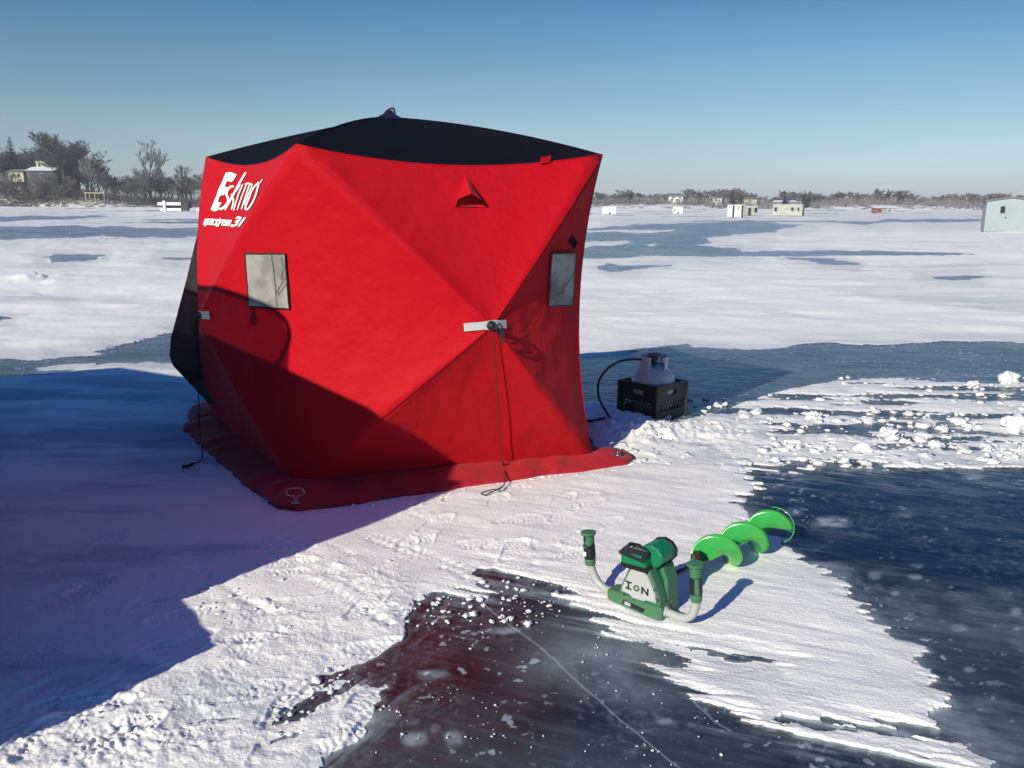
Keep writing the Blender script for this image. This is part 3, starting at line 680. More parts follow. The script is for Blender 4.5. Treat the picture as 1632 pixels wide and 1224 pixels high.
for i, p in enumerate(ou):
    q = nearest_base(p)+ (nearest_base(p)-p)*0.06; q.z = 0.03
    for k in range(K):
        t = k/(K-1); s = q.lerp(p, t); wv = 0.5+0.5*math.sin(i*0.9+2*math.sin(i*0.31)+t*2)
        s.z = 0.033*(1-t)+0.026*t*(1-t)*4*wv*0.8+0.014*(1-t)+0.011+0.010*wv*t*t+0.008*t*(1-t)*4*mn0(s.x*9,s.y*9); vs.append(s)
    vs.append(V((p.x,p.y,-0.01)))
K += 1
fs = [(i*K+k, i*K+k+1, ((i+1)%n)*K+k+1, ((i+1)%n)*K+k) for i in range(n) for k in range(K-1)]
sk = obj('skirt', vs, fs, 'redskirt', tent, smooth=True)

# ice anchors pinning the skirt corners
def anchor(label, px, py, ang, wd):
    c = G(px, py, 0.0); t = thing('ice_anchor', label, 'anchor', (c.x,c.y,0.0), ang, 'steel anchors pinning the shelter skirt')
    h = MB(); w2 = wd/2; z = 0.088; r_ = 0.018
    pts = [(0.006,0,0.03),(0.006,0,z-0.03),(0.012,0,z-0.022),(w2-r_,0,z-0.022),(w2,0,z-0.01),(w2,0,z),(w2-0.012,0,z+0.016),(0,0,z+0.018),(-w2+0.012,0,z+0.016),(-w2,0,z),(-w2,0,z-0.01),(-w2+r_,0,z-0.022),(-0.012,0,z-0.022),(-0.006,0,z-0.03),(-0.006,0,0.03)]
    h.tube(smooth_path(pts,3), 0.0027, 6); h.make('handle', 'steel', t, smooth=True)
    s = MB(); s.tube([(0,0,0.05),(0,0,-0.08)], 0.006, 8); s.tube([(0,0,0.036),(0,0,0.030)], 0.022, 12); s.make('shank', 'steel', t, smooth=True)
    return t
anchor('steel loop anchor in the shaded near corner of the red skirt', 472, 811, R(5), 0.084)
anchor('bright steel loop anchor at the right corner of the red skirt', 985, 733, R(-4), 0.10)

# ---------------------------------------------------------------- MILK CRATE, PROPANE TANK AND HOSE
ca, cb_, cc_ = G(1045,674), G(989,657), G(1094,661)
e1 = unit(cb_-ca); e2 = unit(cc_-ca); W = 0.335; HC = 0.285
ang = math.atan2(e2.y, e2.x)
crate = thing('milk_crate', 'black plastic milk crate holding the propane tank, half sunk in the snow', 'crate', (ca.x, ca.y, -0.035), ang)
# local frame: x along the right-hand side, y along the left-hand side
def lattice(mb, side):
    T = 0.010
    def B(u0, u1, z0, z1, t0=0, t1=T):
        if side == 0: mb.box(u0,u1,t0,t1,z0,z1)
        elif side == 1: mb.box(t0,t1,u0,u1,z0,z1)
        elif side == 2: mb.box(u0,u1,W-t1,W-t0,z0,z1)
        else: mb.box(W-t1,W-t0,u0,u1,z0,z1)
    a0, a1 = (0.0, W) if side in (0,2) else (0.0105, W-0.0105)
    B(a0,a1,0,0.085); B(a0,a1,0.085,0.10,-0.003,T+.0025); B(a0,a1,0.162,0.205)
    h0, h1 = W/2-0.05, W/2+0.05
    B(a0,h0,0.205,0.24); B(h1,a1,0.205,0.24); B(a0,a1,0.24,0.268); B(a0,a1,0.268,HC,-0.004,T+.003)
    u = a0+0.012; k = 0
    B(a0,a0+0.03,0.10,0.162); B(a1-0.03,a1,0.10,0.162)
    n_ = 9; du = (a1-a0-0.06)/n_
    for k in range(n_+1):
        uc = a0+0.03+du*k
        for sg in (-1,1):
            dx = 0.022*sg
            P0 = [(uc-dx-.003,0.10),(uc-dx+.003,0.10),(uc+dx+.003,0.162),(uc+dx-.003,0.162)]
            P0 = [(min(max(q[0],a0+.02),a1-.02),q[1]) for q in P0]
            tt = (0.002,0.006) if sg < 0 else (0.0045,0.0085)
            if side == 0: mb.prism(P0, tt[0], tt[1])
            elif side == 2: mb.prism(P0, W-tt[1], W-tt[0])
            elif side == 1: mb.prism(P0, tt[0], tt[1], 'x')
            else: mb.prism(P0, W-tt[1], W-tt[0], 'x')
for s_ in range(4):
    mb = MB(); lattice(mb, s_); mb.make('side_panel', 'crate', crate)
mb = MB(); mb.box(0.011,W-0.011,0.011,W-0.011,0.004,0.016); mb.make('bottom_panel', 'crate', crate)
for cx_, cy_ in ((0.0,0.0),(W,0.0),(0.0,W),(W,W)):
    mb = MB(); mb.tube([(cx_,cy_,0.0),(cx_,cy_,HC-0.002)], 0.011, 10); mb.make('corner_post', 'crate', crate, smooth=False)
# outward faces must match the measured corner: x runs to the right-hand corner, y to the left-hand corner
tc_ = V((ca.x,ca.y,0))+V((math.cos(ang),math.sin(ang),0))*W/2+V((-math.sin(ang),math.cos(ang),0))*W/2
tank = thing('propane_tank', 'grey white propane tank with slotted collar sitting in the black crate', 'propane tank', (tc_.x,tc_.y,-0.015), R(-110))
mb = MB(); mb.lathe([(0.0,0.03),(0.08,0.035),(0.13,0.06),(0.153,0.11),(0.153,0.255),(0.148,0.285),(0.132,0.315),(0.105,0.342),(0.07,0.362),(0.035,0.372),(0,0.374)], seg=40)
mb.make('tank_shell', 'tank', tank, smooth=True)
mb = MB(); mb.lathe([(0.10,0.0),(0.105,0.0),(0.105,0.045),(0.10,0.045)], seg=32); mb.make('foot_ring', 'tank', tank)
def collar():
    mb = MB(); r0, r1, z0, z1 = 0.094, 0.099, 0.340, 0.438; seg = 72; gap = R(60)
    wins = [(R(95),R(150),0.378,0.41),(R(165),R(190),0.385,0.42),(R(240),R(290),0.385,0.42)]
    zs = [z0,0.378,0.41,z1]
    for k in range(seg):
        a0_ = gap+(2*math.pi-gap)*k/seg; a1_ = gap+(2*math.pi-gap)*(k+1)/seg; am = (a0_+a1_)/2
        for j in range(3):
            if j == 1 and any(w0 < am < w1 for w0,w1,_,_ in wins): continue
            za, zb = zs[j], zs[j+1]
            P8 = [(r*math.cos(a_), r*math.sin(a_), z) for z in (za,zb) for r in (r0,r1) for a_ in (a0_,a1_)]
            mb.add(P8, [(0,1,5,4),(3,2,6,7),(4,5,7,6),(0,2,3,1),(0,4,6,2),(1,3,7,5)])
    return mb
cl_ = collar().make('collar', 'tank', tank)
mb = MB(); mb.tube([(0,0,0.37),(0,0,0.40)], 0.022, 12); mb.tube([(0,0,0.40),(0,0,0.425)], 0.014, 10); mb.tube([(0,0,0.425),(0,0,0.441)], [0.028,0.028], 12); mb.tube([(0,0,0.405),(-0.055,0.01,0.405)], 0.013, 10); mb.make('valve', 'blackp', tank)
mb = MB(); mb.tube([(0,0,0.442),(0,0,0.452)], 0.045, 16); mb.make('valve_cap', 'hutbrown', tank)
hz_ = tc_.y
hose = MB(); h0 = D(1040,575,hz_); 
pts = [h0, D(1022,573,hz_-0.03), D(1003,573,hz_-0.08), D(985,577,hz_-0.14), D(968,588,hz_-0.22), D(956,604,hz_-0.30), D(953,620,hz_-0.36), D(956,638,hz_-0.42), D(968,659,hz_-0.50), G(975,668,-0.02)]
hose.tube(smooth_path(pts,8), 0.0085, 8); 
tag(hose.make('gas_hose', 'rubber', None, smooth=True), 'black rubber gas hose arching from the propane tank down into the snow', 'hose')
h2 = MB(); h2.tube(smooth_path([G(978,663,0.0),G(965,666,0.05),G(952,669,0.05),G(938,671,0.05),G(922,668,0.06)],5), 0.0095, 8)
tag(h2.make('hose_end', 'rubber', None, smooth=True), 'short end of black hose emerging from snow beside the shelter wall', 'hose')

# ---------------------------------------------------------------- THE ELECTRIC ICE AUGER
La, Ra = G(972,963), G(1062,997); AO = (La+Ra)/2; ax = unit(Ra-La)
aug = thing('ice_auger', 'green electric ice auger lying on the snow with upright handles and bright spiral', 'ice auger', (AO.x,AO.y,0.012), math.atan2(ax.y,ax.x))
TL = R(1.5)
def A(*p): return V(p)
# base frame with slot
mb = MB(); mb.prism([(-0.132,0.012),(-0.12,0.006),(-0.02,0.0),(0.09,-0.004),(0.10,0.0),(0.104,0.04),(0.09,0.05),(0.0,0.052),(-0.11,0.052),(-0.132,0.045)], -0.008, 0.062, bev=0.006)
mb.make('base_frame', 'dgreen', aug)
mb = MB(); mb.prism([(-0.062,0.014),(0.028,0.008),(0.035,0.024),(-0.055,0.032)], -0.0105, -0.0080); slot = mb.make('slot_recess', 'blackp', aug)
mb = MB(); mb.prism([(-0.05,0.0165),(-0.025,0.015),(-0.022,0.028),(-0.048,0.0295)], -0.0128, -0.0106); mb.make('slot_badge', 'lgrey', aug)
# body housing
hp = [(-0.085,0.048),(-0.078,0.075),(-0.055,0.13),(-0.042,0.165),(0.042,0.17),(0.062,0.135),(0.088,0.08),(0.092,0.045)]
mb = MB(); mb.prism(hp, 0.0, 0.05, bev=0.005); mb.make('front_housing', 'dgreen', aug)
mb = MB(); mb.prism([(-0.06,0.02),(-0.055,0.11),(-0.035,0.155),(0.045,0.16),(0.07,0.13),(0.078,0.07),(0.076,0.015)], 0.05, 0.135, bev=0.012); mb.make('motor_housing', 'bgreen', aug)
for pz in ([(0.068,0.05),(0.074,0.13),(0.05,0.175),(0.066,0.178),(0.088,0.13),(0.094,0.05)],):
    mb = MB(); mb.prism(pz[::-1], 0.052, 0.12, bev=0.004); mb.make('side_guard', 'dgreen', aug)
mb = MB(); mb.prism([(0.05,0.0),(0.098,0.0),(0.098,0.05),(0.05,0.055)], 0.064, 0.115, bev=0.006); mb.make('rear_foot', 'dgreen', aug)
# face plate
fp = [(-0.068,0.058),(-0.066,0.075),(-0.032,0.150),(-0.026,0.154),(0.028,0.158),(0.034,0.152),(0.071,0.09),(0.078,0.058),(0.040,0.055),(0.030,0.048),(-0.020,0.046),(-0.034,0.056)]
fp = [(x, z+0.004) for x, z in fp]
mb = MB(); mb.prism(fp, -0.0095, -0.0002, bev=0.003); plate = mb.make('face_plate', 'plate', aug)
mb = MB(); mb.prism([(0.034,0.156),(0.071,0.094),(0.078,0.062),(0.082,0.066),(0.077,0.098),(0.042,0.158)], -0.0125, -0.0004); mb.make('bright_edge', 'lgrey', plate)
# letters I O N (wide, squared)
def bar(mb, x0, z0, x1, z1, wd, y=-0.0112):
    d_ = V((x1-x0, z1-z0)); L_ = d_.length; d_ /= L_; n_ = V((-d_.y, d_.x))*wd/2
    mb.prism([(x0-n_.x,z0-n_.y),(x1-n_.x,z1-n_.y),(x1+n_.x,z1+n_.y),(x0+n_.x,z0+n_.y)][::1], y, y+0.0016)
def ln(x): return -0.004*(x/0.05)-0.004
zt, zb = 0.107, 0.082
mb = MB(); bar(mb,-0.049,zt,-0.023,zt,.0055); bar(mb,-0.049,zb,-0.023,zb,.0055); bar(mb,-0.036,zb,-0.036,zt,.0065,-0.0113); mb.make('letter', 'letter', plate)
mb = MB(); ring = [(-0.002+0.0115*math.cos(a_)*(1+0.12*math.cos(2*a_+math.pi)**2), 0.0935+0.0115*math.sin(a_)) for a_ in [2*math.pi*k/24 for k in range(24)]]
vs = []
for yy in (-0.0112,-0.0096):
    for q in (1.0,0.60):
        for x_, z_ in ring: vs.append((-0.002+(x_+0.002)*q, yy, 0.0935+(z_-0.0935)*q))
fs = []
for k in range(24):
    j = (k+1)%24; fs += [(k,j,24+j,24+k),(48+k,72+k,72+j,48+j),(k,48+k,48+j,j),(24+k,24+j,72+j,72+k)]
mb.add(vs,fs); mb.make('letter', 'letter', plate)
mb = MB(); bar(mb,0.022,zb-0.002,0.022,zt,.0065); bar(mb,0.022,zt-0.002,0.046,zb,.0065,-0.0113); bar(mb,0.046,zb-0.002,0.046,zt,.0065,-0.0114); mb.make('letter', 'letter', plate)
for x_, z_ in ((-0.055,0.052),(-0.01,0.046),(0.072,0.11),(0.084,0.075),(0.03,0.165)):
    mb = MB(); mb.tube([(x_,-0.003,z_),(x_,-0.0125,z_)], 0.0032, 10); mb.make('screw', 'steel', aug)
# battery pack
mb = MB(); mb.prism([(-0.062,0.172),(-0.066,0.182),(-0.066,0.212),(-0.05,0.226),(0.020,0.226),(0.034,0.212),(0.040,0.186),(0.036,0.176)], -0.024, 0.055, bev=0.006); bat = mb.make('battery', 'bgreen', aug)
mb = MB(); mb.prism([(-0.06,0.166),(-0.064,0.182),(0.043,0.188),(0.040,0.170)], -0.027, 0.06, bev=0.003); mb.make('battery_base', 'blackp', bat)
mb = MB()   # dark handle cover with an oblong opening, sloping forward
P = [(-0.072,-0.028,0.221),(-0.046,0.006,0.254),(-0.006,0.010,0.256),(0.036,0.004,0.238),(0.034,-0.028,0.213)]
I_ = [(-0.047,-0.006,0.2435),(-0.041,0.000,0.250),(-0.022,0.001,0.2515),(-0.016,-0.004,0.246),(-0.023,-0.010,0.240)]
vs = [V(p) for p in P]+[V(p) for p in I_]; dn = V((0,0.004,-0.010)); vs += [v+dn for v in vs]
fs = []
for i in range(5):
    j = (i+1)%5; fs += [(i,j,5+j,5+i),(10+i,15+i,15+j,10+j),(i,10+i,10+j,j),(5+i,5+j,15+j,15+i)]
mb.add(vs, fs); mb.make('battery_handle', 'blackp', bat)
mb = MB(); oc = [(0.030+0.050*math.cos(a_), 0.213+0.043*math.sin(a_)) for a_ in [2*math.pi*(k+0.5)/10 for k in range(10)]]
mb.prism(oc[::-1], 0.020, 0.118, bev=0.006); mb.make('motor_cap', 'bgreen', aug)
mb = MB(); oc2 = [(0.030+(x_-0.030)*1.07, 0.213+(z_-0.213)*1.07) for x_, z_ in oc]; mb.prism(oc2[::-1], 0.104, 0.128, bev=0.004); mb.make('cap_band', 'blackp', aug)
# handlebar: light tube along the ground, bent up at both ends
for side, pts, g0, g1, mname in ((-1, [(-0.130,0.025,0.026),(-0.165,0.025,0.030),(-0.195,0.025,0.045),(-0.218,0.025,0.075),(-0.232,0.024,0.112)], (-0.232,0.024,0.105), (-0.243,0.02,0.236), ''),
                        (1, [(0.100,0.025,0.026),(0.150,0.025,0.024),(0.185,0.025,0.030),(0.210,0.025,0.055),(0.219,0.024,0.090),(0.220,0.024,0.115)], (0.220,0.024,0.105), (0.212,0.018,0.246), '')):
    mb = MB(); mb.tube(smooth_path(pts,6), 0.0145, 14); hb_ = mb.make('handlebar', 'lgrey', aug, smooth=True)
    mb = MB(); p0, p1 = V(pts[0]), V(pts[1]); mb.tube([p0-(p1-p0)*0.25, p0+(p1-p0)*0.22], 0.0185, 14); mb.make('collar_ring', 'pink' if side < 0 else 'lgrey', hb_, smooth=False)
    a0, a1 = V(g0), V(g1); q = lambda t: a0.lerp(a1, t)
    mb = MB(); mb.tube([q(0.0),q(0.04),q(0.16),q(0.2)], [0.018,0.0205,0.0215,0.020], 14); mb.make('grip_sleeve', 'dgreen', aug, smooth=False)
    mb = MB(); mb.tube([q(0.2),q(0.25),q(0.45),q(0.62),q(0.66)], [0.0215,0.023,0.0225,0.0225,0.0205], 12); gp = mb.make('grip', 'blackp', aug, smooth=False)
    mb = MB(); mb.tube([q(0.64),q(0.68),q(0.90)], [0.0205,0.0215,0.0205], 14); mb.tube([q(0.90),q(0.93),q(0.99),q(1.0)], [0.024,0.029,0.029,0.026], 14); mb.make('grip_cap', 'dgreen', aug, smooth=False)
    if side < 0:
        c = q(0.36)+V((-0.006,-0.0225,0)); mb = MB(); mb.box(c.x-.007,c.x+.007,c.y-.003,c.y+.003,c.z-.008,c.z+.008); mb.make('switch', 'white', gp)
        c = q(0.52)+V((-0.003,-0.0235,0.004)); mb = MB(); mb.prism([(c.x-.012,c.z),(c.x+.008,c.z+.001),(c.x+.008,c.z+.006),(c.x-.010,c.z+.005)], c.y-.001, c.y+.0015); mb.make('grip_marking', 'dgreen', gp)
        c = q(0.80)+V((-0.002,-0.0205,0)); mb = MB(); mb.box(c.x-.005,c.x+.004,c.y-.0015,c.y+.002,c.z-.010,c.z+.010); mb.make('grip_slot', 'blackp', gp)
    else:
        mb = MB(); mb.tube([q(0.24)+V((0.012,-0.014,0)), q(0.64)+V((0.012,-0.014,0))], [0.010,0.009], 8); mb.make('trigger', 'dgreen', gp)
# shaft and flighting
def axp(b): return V((0.028+0.055*(b-0.3)/0.6, b, 0.079+0.004*(b-0.4)))
mb = MB(); mb.tube([V((0.012,0.13,0.080)), axp(0.24), axp(0.44)], 0.0105, 12); mb.make('drive_shaft', 'blackp', aug, smooth=True)
mb = MB(); mb.tube([V((0.012,0.13,0.080)), V((0.014,0.165,0.080))], 0.024, 12); mb.make('chuck', 'dgreen', aug)
mb = MB(); mb.tube([axp(0.42), axp(0.95)], 0.0135, 14); fsh = mb.make('auger_shaft', 'vgreen', aug, smooth=True)
def flight(b0, b1, turns, a0, ro, nseg=150, th=0.0022):
    vs = []; fs = []; nr_ = 6
    for i in range(nseg+1):
        t = i/nseg; b = b0+(b1-b0)*t; an_ = a0-2*math.pi*turns*t; c = axp(b)
        rr = ro*min(1, 0.35+t*14)
        for side in (-1,1):
            for k in range(nr_):
                r_ = 0.0125+(rr-0.0125)*k/(nr_-1); cup = -0.050*((r_/ro)**1.3)
                vs.append(c+V((r_*math.cos(an_), side*th-cup, r_*math.sin(an_))))
    m_ = 2*nr_
    for i in range(nseg):
        for s in (0,1):
            for k in range(nr_-1):
                a_ = i*m_+s*nr_+k; f = (a_,a_+1,a_+m_+1,a_+m_); fs.append(f if s else f[::-1])
        a_ = i*m_+nr_-1; fs.append((a_, a_+nr_, a_+nr_+m_, a_+m_))
    return obj('flighting', vs, fs, 'vgreen', aug, smooth=True)
flight(0.355, 0.900, 2.74, R(-95), 0.080)
ri = MB(); e_ = axp(0.948); ri.tube([e_+V((0.0795*math.cos(a_), 0.0, 0.0785*math.sin(a_))) for a_ in [R(110-4*k) for k in range(44)]], 0.0026, 6); ri.make('cutting_rim', 'vgreen', aug, smooth=True)
bl = MB(); e_ = axp(0.945)
bl.add([e_+V(p) for p in ((0.0,0,-0.01),(0.078,0.004,-0.012),(0.078,0.03,-0.02),(0.0,0.028,-0.022),(0.0,0,-0.014),(0.078,0.004,-0.016),(0.078,0.03,-0.024),(0.0,0.028,-0.026))], [(0,1,2,3),(4,7,6,5),(0,4,5,1),(1,5,6,2),(2,6,7,3),(3,7,4,0)]); bl.make('blade', 'steel', aug)
ct_ = MB(); ct_.tube([e_, e_+V((0.0,0.05,-0.002))], [0.012,0.003], 8); ct_.make('centre_point', 'steel', aug)

# ---------------------------------------------------------------- THE VEHICLE BESIDE THE PHOTOGRAPHER (only its shadow reaches the picture)
TE = math.tan(SUN_EL); L0 = 0.7
def lam(lat, m): return (lat, m-TE*L0)               # silhouette measured on its shadow: lateral position, height
def gl(x, y): p = G(x,y); return lam(p.x*D2[1]-p.y*D2[0], TE*(p.x*D2[0]+p.y*D2[1]))
lowr = gl(300,955); tip = gl(362,1030); bot = gl(0,1120)
truck = thing('parked_vehicle', 'dark vehicle parked left of the camera, casting the big shadow on snow and shelter', 'vehicle', (D2[0]*L0, D2[1]*L0, 0), -AZ)
body = [(lowr[0]-0.02,0.30),lowr,(lowr[0]-0.01,1.22),lam(-2.87,1.74),lam(-2.97,1.85),lam(-3.09,1.915),lam(-3.55,2.008),lam(-4.30,2.138),lam(-5.6,2.18),(-6.35,gl(300,604)[1]+0.02),(-7.2,gl(300,604)[1]-0.05),gl(60,595),(-8.35,0.9),(-8.4,0.30)]
mb = MB(); mb.prism(body[::-1], 0.0, -1.75, bev=0.0); mb.make('body', 'truck', truck)
mb = MB(); mb.prism([(lowr[0]-0.2,lowr[1]-0.01),(lowr[0]+0.001,lowr[1]-0.005),tip,(bot[0]+0.12,bot[1]+0.14),(bot[0],bot[1]),(bot[0]-0.16,0.02),(bot[0]-0.3,0.02)][::-1], 0.0, -1.6); mb.make('rear_bumper', 'truck', truck)
A1, A2, A3, A4, A5 = lam(-3.646,2.02), lam(-3.557,2.19), lam(-3.63,2.31), lam(-3.94,2.375), lam(-4.42,2.423)
A6, A7 = lam(-5.0,2.43), lam(-5.75,2.16)
prof = [(p[0],0,p[1]) for p in (A1,A2,A3,A4,A5,A6,A7)]
for yy in (-0.01,-1.3):
    mb = MB(); mb.tube(smooth_path([(x_,yy,z_) for x_,_,z_ in prof],5), 0.016, 6); mb.make('window_frame', 'truck', truck)
    mb = MB(); mb.add([(x_,yy-.01,z_) for x_,_,z_ in prof], [tuple(range(7))]); mb.make('side_window', 'tint', truck)
mb = MB(); pr = smooth_path(prof,4); n = len(pr); mb.add([(p.x,-0.02,p.z) for p in pr]+[(p.x,-1.3,p.z) for p in pr], [(i,i+1,n+i+1,n+i) for i in range(n-1)]); mb.make('invented_glass_roof', 'tint', truck)  # invented see-through roof, lets sun through to weaken the cab's shadow
mb = MB(); c0 = lam(-3.83,2.30); mb.prism([(c0[0]-.03,c0[1]-.03),(c0[0]+.03,c0[1]-.03),(c0[0]+.02,c0[1]+.05),(c0[0]-.01,c0[1]+.05)], -0.04, -0.10); mb.make('mirror', 'blackp', truck)
mb = MB(); mb.box(lowr[0]-.10,lowr[0]-.02,0.001,0.02,1.0,1.3); mb.make('tail_light', 'hutred', truck)
for dx_, dw in ((-4.2,0),(-5.3,0)):
    mb = MB(); mb.box(dx_-.006,dx_+.006,0.001,0.006,0.5,1.72); mb.make('door_seam', 'blackp', truck)
    mb = MB(); mb.box(dx_+.08,dx_+.26,0.001,0.035,1.28,1.32); mb.make('door_handle', 'blackp', truck)
mb = MB(); mb.box(-7.9,lowr[0]-.03,0.001,0.03,0.62,0.70); mb.make('side_trim', 'blackp', truck)
for wx_ in (-3.75,-7.35):
    mb = MB(); mb.tube([(wx_,0.002,0.40),(wx_,0.012,0.40)], 0.46, 28); mb.make('wheel_arch', 'blackp', truck)
for wx_ in (-3.75,-7.35):
    for yy in (0.05,-1.60):
        mb = MB(); mb.tube([(wx_,yy,0.36),(wx_,yy-0.2,0.36)], 0.36, 24); wo = mb.make('wheel', 'tyre', truck)
        mb = MB(); mb.tube([(wx_,yy+0.006,0.36),(wx_,yy-0.206,0.36)], 0.2, 16); mb.make('rim', 'steel', wo)

# ---------------------------------------------------------------- SHORE
def bank(name, pts, depth, hfun, m, nx=160, ny=26):
    vs = []; 
    for k in range(nx+1):
        t = k/nx*(len(pts)-1); i = min(int(t), len(pts)-2); p = V(pts[i]).lerp(V(pts[i+1]), t-i)
        d_ = V((p.x,p.y,0)).normalized()
        for j in range(ny+1):
            q = (j/ny)**1.4*depth; w_ = V((p.x,p.y,0))+d_*q; z = hfun(w_.x, w_.y, q); vs.append((w_.x,w_.y,z if j else -0.4))
    fs = [(k*(ny+1)+j, (k+1)*(ny+1)+j, (k+1)*(ny+1)+j+1, k*(ny+1)+j+1) for k in range(nx) for j in range(ny)]
    return obj(name, vs, fs, m, None, True, 'structure')
def brushmat(name, snowc_, a, b_, sc, lo, hi):
    m = bpy.data.materials.new(name); m.use_nodes = True; t = m.node_tree; N = t.nodes; L = t.links
    b = N['Principled BSDF']; b.inputs['Roughness'].default_value = 0.9
    g = N.new('ShaderNodeNewGeometry'); mp = N.new('ShaderNodeMapping'); mp.inputs['Scale'].default_value = (sc,sc,sc*3); L.new(g.outputs['Position'], mp.inputs[0])
    n = N.new('ShaderNodeTexNoise'); n.inputs['Scale'].default_value = 1; n.inputs['Detail'].default_value = 7; n.inputs['Roughness'].default_value = 0.65; L.new(mp.outputs[0], n.inputs['Vector'])
    r = N.new('ShaderNodeValToRGB'); r.color_ramp.elements[0].position = lo; r.color_ramp.elements[1].position = hi
    r.color_ramp.elements[0].color = (*a,1); r.color_ramp.elements[1].color = (*snowc_,1); e = r.color_ramp.elements.new((lo+hi)/2-0.01); e.color = (*b_,1)
    L.new(n.outputs['Fac'], r.inputs[0]); L.new(r.outputs[0], b.inputs['Base Color'])
    return m
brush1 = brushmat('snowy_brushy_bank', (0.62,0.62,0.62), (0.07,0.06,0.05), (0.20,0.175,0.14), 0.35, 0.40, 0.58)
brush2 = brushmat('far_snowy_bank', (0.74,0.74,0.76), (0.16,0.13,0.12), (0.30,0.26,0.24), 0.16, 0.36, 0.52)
DL, DR_ = 280.0, 400.0
def at(x, dist, z=0.0):                              # ground point in the column x of the photo at a distance ahead
    d = ray(x, 326+(x-816)*TH); k = dist/d.y; return V((d.x*k, dist, z))
def bump(x, a, b): return max(0.0, min(1.0, (x-a)/(b-a)))
from mathutils import noise as mn
def hill_h(x, y, q):
    px_ = 816+F*x/y if y > 1 else 0
    top = 6.5*(1-bump(px_,60,230))+1.3
    return min(1.0, (q/22))**0.8*top*(0.85+0.25*mn.noise(V((x*.03,y*.03,1))))+min(1,q/6)*0.5*mn.noise(V((x*.2,y*.2,0)))
pl = [at(x, DL+ (6*math.sin(x/40.0))) for x in range(-900,470,20)]
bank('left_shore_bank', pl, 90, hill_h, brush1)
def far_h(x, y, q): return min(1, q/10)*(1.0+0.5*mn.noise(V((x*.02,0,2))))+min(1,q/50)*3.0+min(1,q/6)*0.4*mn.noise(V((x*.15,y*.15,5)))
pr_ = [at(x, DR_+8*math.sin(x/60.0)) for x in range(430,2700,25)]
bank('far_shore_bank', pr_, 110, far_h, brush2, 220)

# ---------------------------------------------------------------- TREES
def grow(seed, h, spread, lev, nb_, r0, droop=0.0, tw=0.05, upright=0.55):
    """bare tree; returns (trunk+limb mesh builder, twig mesh builder)"""
    rn = random.Random(seed); T, C = MB(), MB()
    def seg(mb, pts, ra, rb_, sides):
        mb.tube(pts, [ra+(rb_-ra)*i/(len(pts)-1) for i in range(len(pts))], sides, caps=False)
    def br(p, d, L_, r_, l):
        n_ = 4 if l == 0 else 3; pts = [p]; q = p.copy(); dd = d.copy()
        for i in range(n_):
            dd = (dd+V((rn.uniform(-1,1),rn.uniform(-1,1),rn.uniform(-.5,.9)))*(0.10 if l == 0 else 0.22)+V((0,0,-droop*l*0.05))).normalized(); q = q+dd*(L_/n_); pts.append(q)
        mb = T if l < 2 else C
        seg(mb, pts, r_, r_*0.62 if l < lev else tw*0.5, 6 if l == 0 else (4 if l < 3 else 3))
        if l >= lev: return
        k = nb_[l]
        for i in range(k):
            t = 0.35+0.65*(i+rn.random()*0.6)/k if l > 0 else 0.30+0.70*(i+rn.random()*0.5)/k
            t = min(t, 1.0); f = t*n_; j = min(int(f), n_-1); s_ = pts[j].lerp(pts[j+1], f-j)
            a_ = rn.uniform(0, 2*math.pi); o_ = V((math.cos(a_), math.sin(a_), 0)); nd = (dd*upright+o_*spread*rn.uniform(.6,1.1)+V((0,0,0.35))).normalized()
            br(s_, nd, L_*rn.uniform(.48,.68)*(1.15-0.35*t), max(tw*0.6, r_*(0.55 if l else 0.45)), l+1)
    br(V((0,0,-0.5)), V((rn.uniform(-.06,.06),0,1)).normalized(), h*0.62, r0, 0)
    zt_ = max(v.z for v in C.v); k = h/zt_
    for m_ in (T, C): m_.v = [V((v.x*k, v.y*k, v.z*k)) for v in m_.v]
    return T, C
def fir(seed, h, w_):
    rn = random.Random(seed); T, C = MB(), MB(); T.tube([(0,0,-.5),(0,0,h*0.97)], [h*0.02,h*0.003], 6)
    n_ = int(26); 
    for i in range(n_):
        z = h*(0.08+0.90*i/n_); rr = w_*(1-i/n_)**0.85*(0.8+0.3*rn.random())+0.12; k = 11
        for j in range(k):
            a_ = 2*math.pi*(j+rn.random())/k; r1 = rr*rn.uniform(.65,1.1); dz = -0.28*r1+rn.uniform(-.2,.2); wd = 0.22*rr+0.15
            o_ = V((math.cos(a_),math.sin(a_),0)); s_ = V((-o_.y,o_.x,0))
            b0 = V((0,0,z+0.1*rr)); b1 = o_*r1+V((0,0,z+dz)); m_ = o_*r1*0.55+V((0,0,z+dz*0.35))
            C.add([b0, m_+s_*wd, b1, m_-s_*wd, m_+V((0,0,-0.3*wd))], [(0,1,2,3),(1,4,2),(3,2,4)])
    return T, C
GL = 'trees on the left shore'
SRC = {}
def tree_src(key, bm, tm, builder):
    T, C = builder; SRC[key] = (T, C, bm, tm, {})
